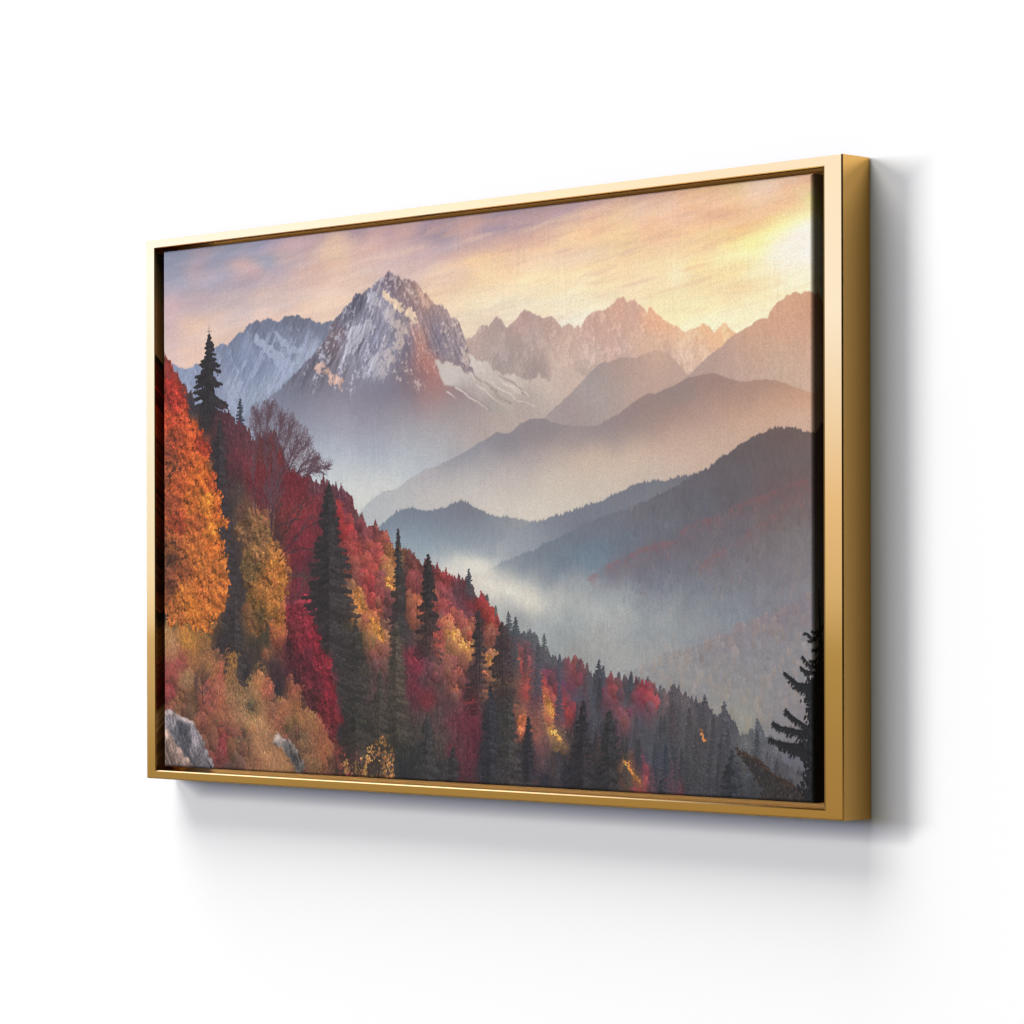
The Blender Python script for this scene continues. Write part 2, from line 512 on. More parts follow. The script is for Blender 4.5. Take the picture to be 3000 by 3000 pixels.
    for k, P in enumerate(D['streak_dark']): stroke(img, P, 1.5, 3.0, (166, 153, 150), 4, 140 + k)
    for k, P in enumerate(D['streak_snow']): stroke(img, P, 1.8, .7, (216, 203, 195), 4, 150 + k)
    img[:] = blur(img, 1) * .35 + img * .65
    layer('r_mid', 'c_mid', 3, 4, .02, emb2, sm=20)
    mR, _, _ = layer('r_right', 'c_right', 4, 5, .035, er, sm=24, sat=.80)
    layer('r_lilac', 'c_lilac', 2.5, 6, .010, emb2, sm=18, ysc=2.4)

    def treeline(seed, hgt, w=3.):                  # tiny tree tips along a ridge
        r = np.random.default_rng(seed)
        e = np.zeros(W, np.float32)
        for _ in range(int(W / w)):
            c = r.integers(0, W); hh = hgt * (.25 + r.random() ** 2); ww = hh * .35 + 1
            xs = np.arange(max(0, int(c - ww)), min(W, int(c + ww) + 1))
            e[xs] = np.maximum(e[xs], hh * (1 - np.abs(xs - c) / (ww + .5)))
        return e
    sten = fbm(3.5, 16, 3, 91); 
    layer('r_blue', 'c_blue', 3, 7, .02, sten, extra=treeline(1, 5), sm=26, ysc=2.)
    layer('r_back', 'c_back', 3, 8, .02, sten, extra=treeline(2, 6), sm=26, ysc=2.)
    fr = field(D['c_front'], 2.4, 120., 6, 14, 1.5) * np.array([1.015, 1.0, .992], np.float32)
    P = np.array(D['r_front'], np.float32)
    fog = D['fogline']
    m, _ = below(fog, 14, 9, 34., 60.)
    over(img, field(D['c_fog'], 2.2, 90., 6, 24), m)
    tex = np.clip(.030 * sten + .020 * n2, -.1, .1)
    m, _ = below(D['r_front'], 4, 10, 1.6, 14., treeline(3, 5))
    grad = np.clip((XX - P[0, 0]) / 260, 0, 1)
    over(img, fr * (1 + tex)[..., None], m * np.clip(.25 + grad, 0, 1))
    sm2 = np.zeros((H, W), np.float32)
    for P_, w_, a_ in zip(D['mist'], (20, 16, 24), (.75, .7, .75)):
        P_ = np.array(P_, np.float32); t_ = np.linspace(0, 1, 24)
        dd = np.linspace(0, len(P_) - 1, 24)
        px_ = np.interp(dd, np.arange(len(P_)), P_[:, 0]); py_ = np.interp(dd, np.arange(len(P_)), P_[:, 1])
        for a, b, t in zip(px_, py_, t_):
            sm2 = np.maximum(sm2, a_ * (.45 + .55 * np.sin(np.pi * t)) * np.exp(-(((XX - a) / (w_ * 2.6)) ** 2 + ((YY - b - .35 * (XX - a)) / w_) ** 2)))
    over(img, flat([226, 221, 210]), np.clip(sm2 * (.8 + .5 * rotnoise(60, 22, .4, 4, 96)), 0, .9))
    for k, nm in enumerate(('red1', 'red2')):
        L = np.array(D[nm], np.float32)
        y = np.interp(np.arange(W), L[:, 0], L[:, 1], left=9999, right=9999).astype(np.float32)
        d = (YY - y[None, :])
        a = np.exp(-np.where(d > 0, d / 18., -d / 4.) ** 1.0) * (np.abs(d) < 200)
        a = a * np.clip(.55 + .8 * fbm(24, 12, 4, 160 + k), 0, 1) * (.52 if k == 0 else .40)
        over(img, np.array([150, 92, 92], np.float32) * np.ones((H, W, 1), np.float32), a)
    r = np.random.default_rng(5)                    # pale crowns scattered on the misty slope
    lo = D['r_low']; x0 = lo[0][0]
    nn = 420
    x = r.uniform(x0, W, nn); y = r.uniform(lo[-1][1] - 190, lo[0][1] + 10, nn)
    bc = img[np.clip(y, 0, H - 1).astype(int), np.clip(x, 0, W - 1).astype(int)]
    t = r.choice([0, 1, 2], nn, p=[.72, .2, .08])
    tint = np.array([[-6, -4, -3], [10, 6, -2], [18, 4, -2]], np.float32)[t]
    for q in range(5):
        dabs(img, x + r.normal(0, 2.5, nn), y + q * 3.2, 1.3 + q * .45, 1.57, 1.5, bc + tint * (1 - q * .15))
    m, _ = below(D['r_low'], 10, 11, 5., 20.)
    f = (field(D['c_low'], 2.2, 200., 6, 24, 1.5) * np.array([.93, .945, .97], np.float32)) * (1 + .022 * np.clip(fbm(26, 22, 4, 95) - shift(fbm(26, 22, 4, 95), -5, 7), -1, 1) * 2 + .028 * sten)[..., None]
    over(img, f, m)
    nn = 420
    x = r.uniform(x0, W, nn); y = np.interp(x, [p_[0] for p_ in lo], [p_[1] for p_ in lo]) + r.uniform(0, 1, nn) ** 1.4 * 260
    o = np.argsort(y); x, y = x[o], y[o]
    bc = f[np.clip(y, 0, H - 1).astype(int), np.clip(x, 0, W - 1).astype(int)] + r.normal(0, 3, (nn, 1)) + np.array([[4, 1, -2]]) * r.random((nn, 1)) * 3
    rr = r.uniform(4, 11, nn)
    for q in range(34):
        ux, uy = r.uniform(-1, 1, nn), r.uniform(-1, 1, nn)
        dabs(img, x + ux * rr * .8, y + uy * rr * 1.2, 1.6, 1.57, 1.4, bc * (1 + .028 * (ux * .5 - uy))[:, None])
    img[:] = blur(img, 1) * .45 + img * .55

    # ---- the wooded slope
    def tone(f, k=.93, sat=.86):
        g = f.mean(-1, keepdims=True)
        return np.clip((g + (f - g) * sat) * k, 0, 255)
    base = tone(field(D['c_slope'], 2.6, 60., 6, 7))
    c1 = fbm(34, 38, 4, 201, .6); c2 = fbm(15, 17, 4, 211, .6); c3 = fbm(6, 7, 2, 221, .7)
    relief = np.clip((c1 - shift(c1, -6, 9)) * 1.3 + (c2 - shift(c2, -3, 5)) * .9, -1.3, 1.3)
    streak = fbm(7, 70, 4, 231)
    tree_e = treeline(12, 15, 5)
    ms, _ = below(D['slope'], 9, 12, 2., 9., tree_e)
    haze = np.clip((XX - .47 * W) / (.2 * W), 0, 1)                 # the far end of the slope is softer
    lum = base.mean(-1)
    dark = np.clip((88 - lum) / 30, 0, 1)
    rl = relief * (1 - .72 * haze) * (1 - .45 * dark)
    sl = base * (1 + .20 * rl + .10 * streak * dark)[..., None]
    for pt in D['con_far']:
        conifer(img, *pt[:5], pt[5:8], pt[8], int(pt[0] * 7 + pt[1]), base, .6, .5)
    over(img, sl, ms)
    for pt in D['con_near']:
        conifer(img, *pt[:5], pt[5:8], pt[8], int(pt[0] * 7 + pt[1]), base, .5, .7)
    full = ms > .5
    zone = full & (haze < .5)
    spray(img, zone, 90000, (1.1, 2.7), base, 301, .075, rl, .22, None, (1., 1.8), .05)
    spray(img, full & (haze >= .3), 42000, (1.0, 2.3), base, 302, .055, rl, .22, (1.57, .5), (1., 2.2), .03)
    spray(img, full & (dark > .4), 38000, (.8, 1.5), base, 303, .15, streak, .14, (1.45, .35), (2., 4.5), .03)
    for pt in D['con_far']:
        if pt[0] > .5 * W: conifer(img, *pt[:5], pt[5:8], pt[8], int(pt[0] * 7 + pt[1]), base, .85, .5)
    # round crowns of the broadleaf trees, far ones first
    q = np.random.default_rng(55)
    chroma = base.max(-1) - base.min(-1)
    ys, xs = np.nonzero(full & (lum > 78) & ((XX > .16 * W) | (YY > .66 * H)) & (chroma > 34))
    k = q.integers(0, len(xs), 760); k = k[np.argsort(ys[k] + .0 * xs[k])]
    cx, cy = xs[k].astype(float), ys[k].astype(float)
    hz = haze[ys[k], xs[k]]
    cr_ = (9 + 15 * q.random(len(k))) * (1 - .45 * hz)
    nd = 95
    a = q.random((len(k), nd)) * 6.283; d = np.sqrt(q.random((len(k), nd)))
    ux, uy = np.cos(a) * d, np.sin(a) * d
    shade = (.97 + .30 * (.55 * ux - .85 * uy) * (1 - .45 * hz[:, None]) + .08 * q.normal(0, 1, ux.shape) * (1 - .5 * hz[:, None]))
    cc = base[ys[k], xs[k]][:, None, :] * shade[..., None] * q.normal(1, .05, (len(k), 1, 3))
    o = np.argsort(uy, 1)[:, ::-1]
    gx = (cx[:, None] + ux * cr_[:, None]); gy = (cy[:, None] + uy * cr_[:, None] * 1.25)
    gx, gy = np.take_along_axis(gx, o, 1).ravel(), np.take_along_axis(gy, o, 1).ravel()
    cc = np.take_along_axis(cc, o[..., None], 1).reshape(-1, 3)
    okc = ms[np.clip(gy, 0, H - 1).astype(int), np.clip(gx, 0, W - 1).astype(int)] > .3
    dabs(img, gx[okc], gy[okc], (1.1 + 1.5 * q.random(len(gx)))[okc], (q.random(len(gx)) * 3.14)[okc], 1.4, np.clip(cc[okc], 8, 250).astype(np.float32))
    # misty firs standing among them
    q = np.random.default_rng(56)
    ys, xs = np.nonzero(full & (haze > .25) & (chroma < 30) & (lum > 66))
    k = q.integers(0, len(xs), 85); k = k[np.argsort(ys[k])]
    for i in k:
        bcol = base[ys[i], xs[i]]
        hh = q.uniform(75, 150); ww = hh * q.uniform(.13, .20)
        conifer(img, xs[i], ys[i], xs[i], ys[i] + hh, ww, bcol * q.uniform(.82, 1.0), .95, int(q.integers(1 << 30)), base, .9, .4)
    # bare trees on the ridge
    r = np.random.default_rng(77)

    def twigs(img, pts, col, n, ln, seed, up=1.2):
        r = np.random.default_rng(seed)
        P = np.array(pts, float)
        d = np.r_[0, np.cumsum(np.hypot(*np.diff(P, axis=0).T))]
        for _ in range(n):
            t = d[-1] * (r.random() ** .6)
            x = np.interp(t, d, P[:, 0]); y = np.interp(t, d, P[:, 1])
            i = min(len(P) - 2, np.searchsorted(d, t) - 1 if t > 0 else 0)
            a = np.arctan2(P[i + 1, 1] - P[i, 1], P[i + 1, 0] - P[i, 0]) + r.choice([-1, 1]) * r.uniform(.2, .8)
            l = ln * (.4 + .8 * r.random()) * (1.1 - .6 * t / d[-1])
            a2 = a + r.normal(0, .3)
            q = [(x, y), (x + np.cos(a) * l * .5, y + np.sin(a) * l * .5), (x + np.cos(a) * l * .5 + np.cos(a2) * l * .5, y + np.sin(a) * l * .5 + np.sin(a2) * l * .5 - l * .12)]
            stroke(img, q, .75, .45, col, .8, int(r.integers(1 << 30)))
            for _ in range(3):
                s = r.uniform(.3, 1); bx = q[0][0] + (q[2][0] - q[0][0]) * s; by = q[0][1] + (q[2][1] - q[0][1]) * s
                b = a + r.normal(0, .6); l2 = l * r.uniform(.2, .5)
                stroke(img, [(bx, by), (bx + np.cos(b) * l2, by + np.sin(b) * l2 - l2 * .1)], .5, .4, col, .4, int(r.integers(1 << 30)))
    stroke(img, D['leader'], .7, 1.2, (50, 46, 52), .5, 5); stroke(img, D['leader2'], .6, .6, (50, 46, 52), .5, 6)
    # red, wine and amber crowns get crisp leaves of their own
    for k, (P, c) in enumerate(zip(D['tuft'], D['c_tuft'])):
        m = poly(P, 3, 400 + k, 0, 8)
        cf = np.array(c, np.float32) * np.ones((H, W, 1), np.float32) * (.86 + .28 * np.clip(c2, -1, 1))[..., None]
        spray(img, m, int(m.sum() / 7), (.9, 2.3), cf, 410 + k, .14, relief, .22, None, (1., 1.6), .04)
    for k, pt in enumerate(D['con_big']):
        conifer(img, *pt[:5], pt[5:8], pt[8], 500 + k, base, .35 if k in (13, 10) else .62, 1.)
    for k, P in enumerate(D['thin']): stroke(img, P, .8, 1.5, (46, 38, 40), 1., 520 + k)
    mr = poly(D['p_red'], 9, 601, 0, 9)
    cr = tone(field(D['c_red'], 2.4, 60.), .76, .88)
    spray(img, mr, int(mr.sum() / 4), (1., 2.5), cr, 602, .15, relief, .30, None, (1., 1.7), .05)
    my = poly(D['p_yellow'], 10, 611, 0, 9)
    cy = tone(field(D['c_yellow'], 2.4, 60.), .82, .9)
    hole = np.clip(c2 * 1.2 + c3 * .5, -1, 1) < -.42
    spray(img, np.where(hole, 0, my), int(my.sum() / 4.5), (1., 2.5), cy, 612, .17, relief, .34, None, (1., 1.7), .05)
    mc = poly(D['crown'], 14, 690, 0, 14)
    ys, xs = np.nonzero(mc > .5)
    q = np.random.default_rng(57); k = q.integers(0, len(xs), 3600)
    ox, oy = D['crown_o'][0]
    a = np.arctan2(ys[k] - oy, xs[k] - ox) + q.normal(0, .38, len(k)); L_ = q.uniform(4, 12, len(k))
    bgc = img[ys[k], xs[k]]
    cc = bgc * .38 + np.array([96, 74, 84], np.float32) * .62
    for f_ in np.linspace(-1, 1, 9):
        dabs(img, xs[k] + np.cos(a) * L_ * f_ * .5, ys[k] + np.sin(a) * L_ * f_ * .5, .62, 0, 1, cc)
    for gi, (grp, c, w, tn, tl) in enumerate(zip(D['bare'], ((66, 46, 56), (52, 34, 40), (70, 42, 36), (60, 42, 38)), (2.0, 1.6, 2.4, 1.2), (26, 9, 7, 10), (46, 26, 24, 22))):
        if gi == 2: continue
        for k, P in enumerate(grp):
            stroke(img, P, w, .6, c, 2., 700 + 20 * gi + k)
            twigs(img, P, np.array(c) * 1.2 + 14, int(tn * 1.9), tl * .9, 800 + 20 * gi + k)
    bank = full & (lum > 92) & (XX < .36 * W) & (YY > .72 * H) & (chroma > 40)
    spray(img, bank, 15000, (.55, .8), base * 1.03, 640, .17, None, 0, (1.25, .35), (4., 8.), .04)
    # rocks
    rk = rotnoise(60, 20, 1.05, 5, 241, .66); rk2 = rk - shift(rk, 4, -2); rk3 = n3 - shift(n3, 2, 1)
    for nm, c, seed in (('p_rock1', (112, 106, 112), 1), ('p_rock1d', (62, 62, 70), 2), ('p_rock1b', (120, 100, 94), 3), ('p_rock2', (100, 92, 90), 4), ('p_rock2d', (60, 58, 60), 5)):
        m = poly(D[nm], 9, 640 + seed, 3 if nm[-1] == 'd' else 1, 12) * (.8 if nm[-1] == 'd' else 1)
        e = poly(D[nm], 9, 640 + seed, 7, 12)
        rim = np.clip((shift(e, 6, 8) - e) * -2.2, -.1, .8) * (0 if nm[-1] == 'd' else 1)
        tint = flat(c) * np.clip(1.10 + .34 * rk2 + .26 * rk + .30 * rk3 + .25 * n2, .40, 1.55)[..., None]
        over(img, tint + rim[..., None] * np.array([78, 66, 58], np.float32), m)
    # the big amber maple in front
    mo = poly(D['p_orange'], 12, 621, 0, 10)
    co = tone(field(D['c_orange'], 2.4, 60.), .92, .97) * np.array([1.02, .92, .95], np.float32)
    spray(img, mo, int(mo.sum() / 7), (1.2, 3.), co * .66, 622, .16, relief, .2, None, (1., 1.7), .05)
    hole = np.clip(c2 * 1.1 + c3 * .6, -1, 1) < -.44
    spray(img, np.where(hole, 0, mo), int(mo.sum() / 4.2), (1., 2.4), co * 1.03, 623, .15, relief, .30, None, (1., 1.6), .06)
    for k, P in enumerate(D['bare'][2]):
        stroke(img, P, 3.2, 1., (56, 36, 30), 2., 760 + k); twigs(img, P, (74, 44, 32), 12, 40, 780 + k)
    spray(img, np.where(c3 > .1, mo, 0), int(mo.sum() / 14), (1., 2.2), co * 1.05, 624, .14, relief, .25, None, (1., 1.6), .05)
    # grass on the bright bank, then the small shrub in the corner
    msh = poly(D['shrub'], 14, 651, 0, 12)
    for k, P in enumerate(D['shrub_st']): stroke(img, P, .8, 1.6, (50, 38, 34), 2., 660 + k); twigs(img, P, (56, 40, 36), 16, 40, 670 + k)
    keep = np.clip(c2 + .9 * c3, -1, 1) > .12
    cs = np.array([176, 124, 74], np.float32) * np.ones((H, W, 1), np.float32) * (.85 + .3 * n2)[..., None]
    cs = np.where((XX < D['shrub'][1][0])[..., None] & (n1 > .1)[..., None], np.array([150, 62, 62], np.float32), cs)
    spray(img, np.where(keep, msh, 0), int(msh.sum() / 14), (1., 2.2), cs, 652, .2, None, 0, None, (1., 1.8), .07)
    # broken trunk and the near spruce at the right edge
    mb = poly(D['broken_p'], 8, 661, 0, 8)
    cb = np.array([52, 48, 48], np.float32) * np.ones((H, W, 1), np.float32)
    over(img, cb, mb)
    spray(img, mb, int(mb.sum() / 6), (.8, 1.6), cb, 663, .22, None, 0, (1.2, .4), (1.5, 4.), .03)
    x, y = stroke(img, D['broken'], 1.5, 2.6, (56, 50, 48), 5, 664)
    q = np.random.default_rng(9); k = q.integers(0, len(x), 420)
    dabs(img, x[k] + q.normal(0, 3, 420), y[k] - 2 + q.normal(0, 3, 420), .9 + .8 * q.random(420), q.random(420) * 3, 1.4, np.array([[78, 58, 50]]) * (.5 + .6 * q.random((420, 1))))
    T = D['spruce_tr']
    cblk = np.array([29, 30, 33], np.float32)
    stroke(img, T, 1.3, 16, cblk, 1., 665)
    tx = np.array(T, float)
    for k, (P, w) in enumerate(D['spruce_br']):
        q = np.random.default_rng(900 + k)
        P = [(W + 40, P[0][1])] + P
        x, y = stroke(img, P, w * .9, .9, cblk, 2.5, 680 + k)
        n = len(x); m = int(n * (.5 + w * .40))
        i = q.integers(0, n, m); s = i / n
        L = (2 + w * 2.3) * (1.05 - .55 * s) * (.3 + .9 * q.random(m))
        a = 1.95 + q.normal(0, .55, m)
        c = cblk * (.8 + .75 * q.random((m, 1)))
        for f_ in (.2, .45, .7, .95):
            dabs(img, x[i] + np.cos(a) * L * f_, y[i] + np.sin(a) * L * f_ * .9, (.95 - .5 * f_) * (.8 + .5 * q.random(m)), a, 3.4, c)
        for j in q.integers(int(n * .1), n, max(3, int(n / 6.))):               # hanging sprays
            l_ = (4 + w * 3.6) * (1.15 - .75 * j / n) * q.uniform(.4, 1.1); a_ = q.normal(2.15, .38)
            bx_ = np.linspace(x[j], x[j] + np.cos(a_) * l_, max(4, int(l_ / .9))); by_ = y[j] + (bx_ - x[j]) * 0 + np.linspace(0, np.sin(a_) * l_, len(bx_))
            dabs(img, bx_, by_, np.linspace(.9, .5, len(bx_)), 0, 1, np.repeat(cblk[None], len(bx_), 0))
            k2 = q.integers(0, len(bx_), len(bx_) * 3); an = a_ + q.choice([-1, 1], len(k2)) * q.uniform(.4, 1.1, len(k2)); l2 = q.uniform(1.5, 4.5, len(k2))
            cn = cblk * (.75 + .8 * q.random((len(k2), 1)))
            for f_ in (.3, .8):
                dabs(img, bx_[k2] + np.cos(an) * l2 * f_, by_[k2] + np.sin(an) * l2 * f_, .55, an, 3., cn)
        m = int(n * 1.1); i = q.integers(0, n, m); a = np.pi * 1.18 + q.normal(0, .5, m); L = (2 + w * .9) * q.random(m)      # needles above and at the tips
        for f_ in (.3, .8):
            dabs(img, x[i] + np.cos(a) * L * f_, y[i] + np.sin(a) * L * f_, .55, a, 4., np.repeat(cblk[None], m, 0))
    q = np.random.default_rng(33); m = 5200
    yy = q.uniform(T[0][1] + 175, H, m); t = (yy - T[0][1]) / (H - T[0][1])
    xx = np.interp(yy, tx[:, 1], tx[:, 0]) + q.normal(0, 6 + 20 * t, m)
    dabs(img, xx, yy, 1.2 + 1.8 * q.random(m), 1.4 + q.normal(0, .6, m), 2.2, cblk * (.7 + .7 * q.random((m, 1))))
    g_ = img.mean(-1, keepdims=True)
    img = (g_ + (img - g_) * .93) * np.array([1.005, 1.0, .988], np.float32)
    # cloth grain of the print: slubs along the warp and a fine tooth
    img = np.clip(img, 0, 255)
    g = np.random.default_rng(4)
    tooth = g.normal(0, 1, (H, W)).astype(np.float32)
    tooth = (tooth + shift(tooth, 1, 0) + shift(tooth, 0, 1)) / 1.7
    slub = vnoise(3.2, 60, 71) * np.clip(vnoise(30, 50, 72) * 1.3 + .3, 0, 1)
    k = np.clip(img.mean(-1) / 140, .25, 1.15) * np.where(ms > .5, .55, 1.)
    img = img * (1 + .028 * tooth * k + .018 * slub * k)[..., None]
    return np.clip(img, 0, 255)


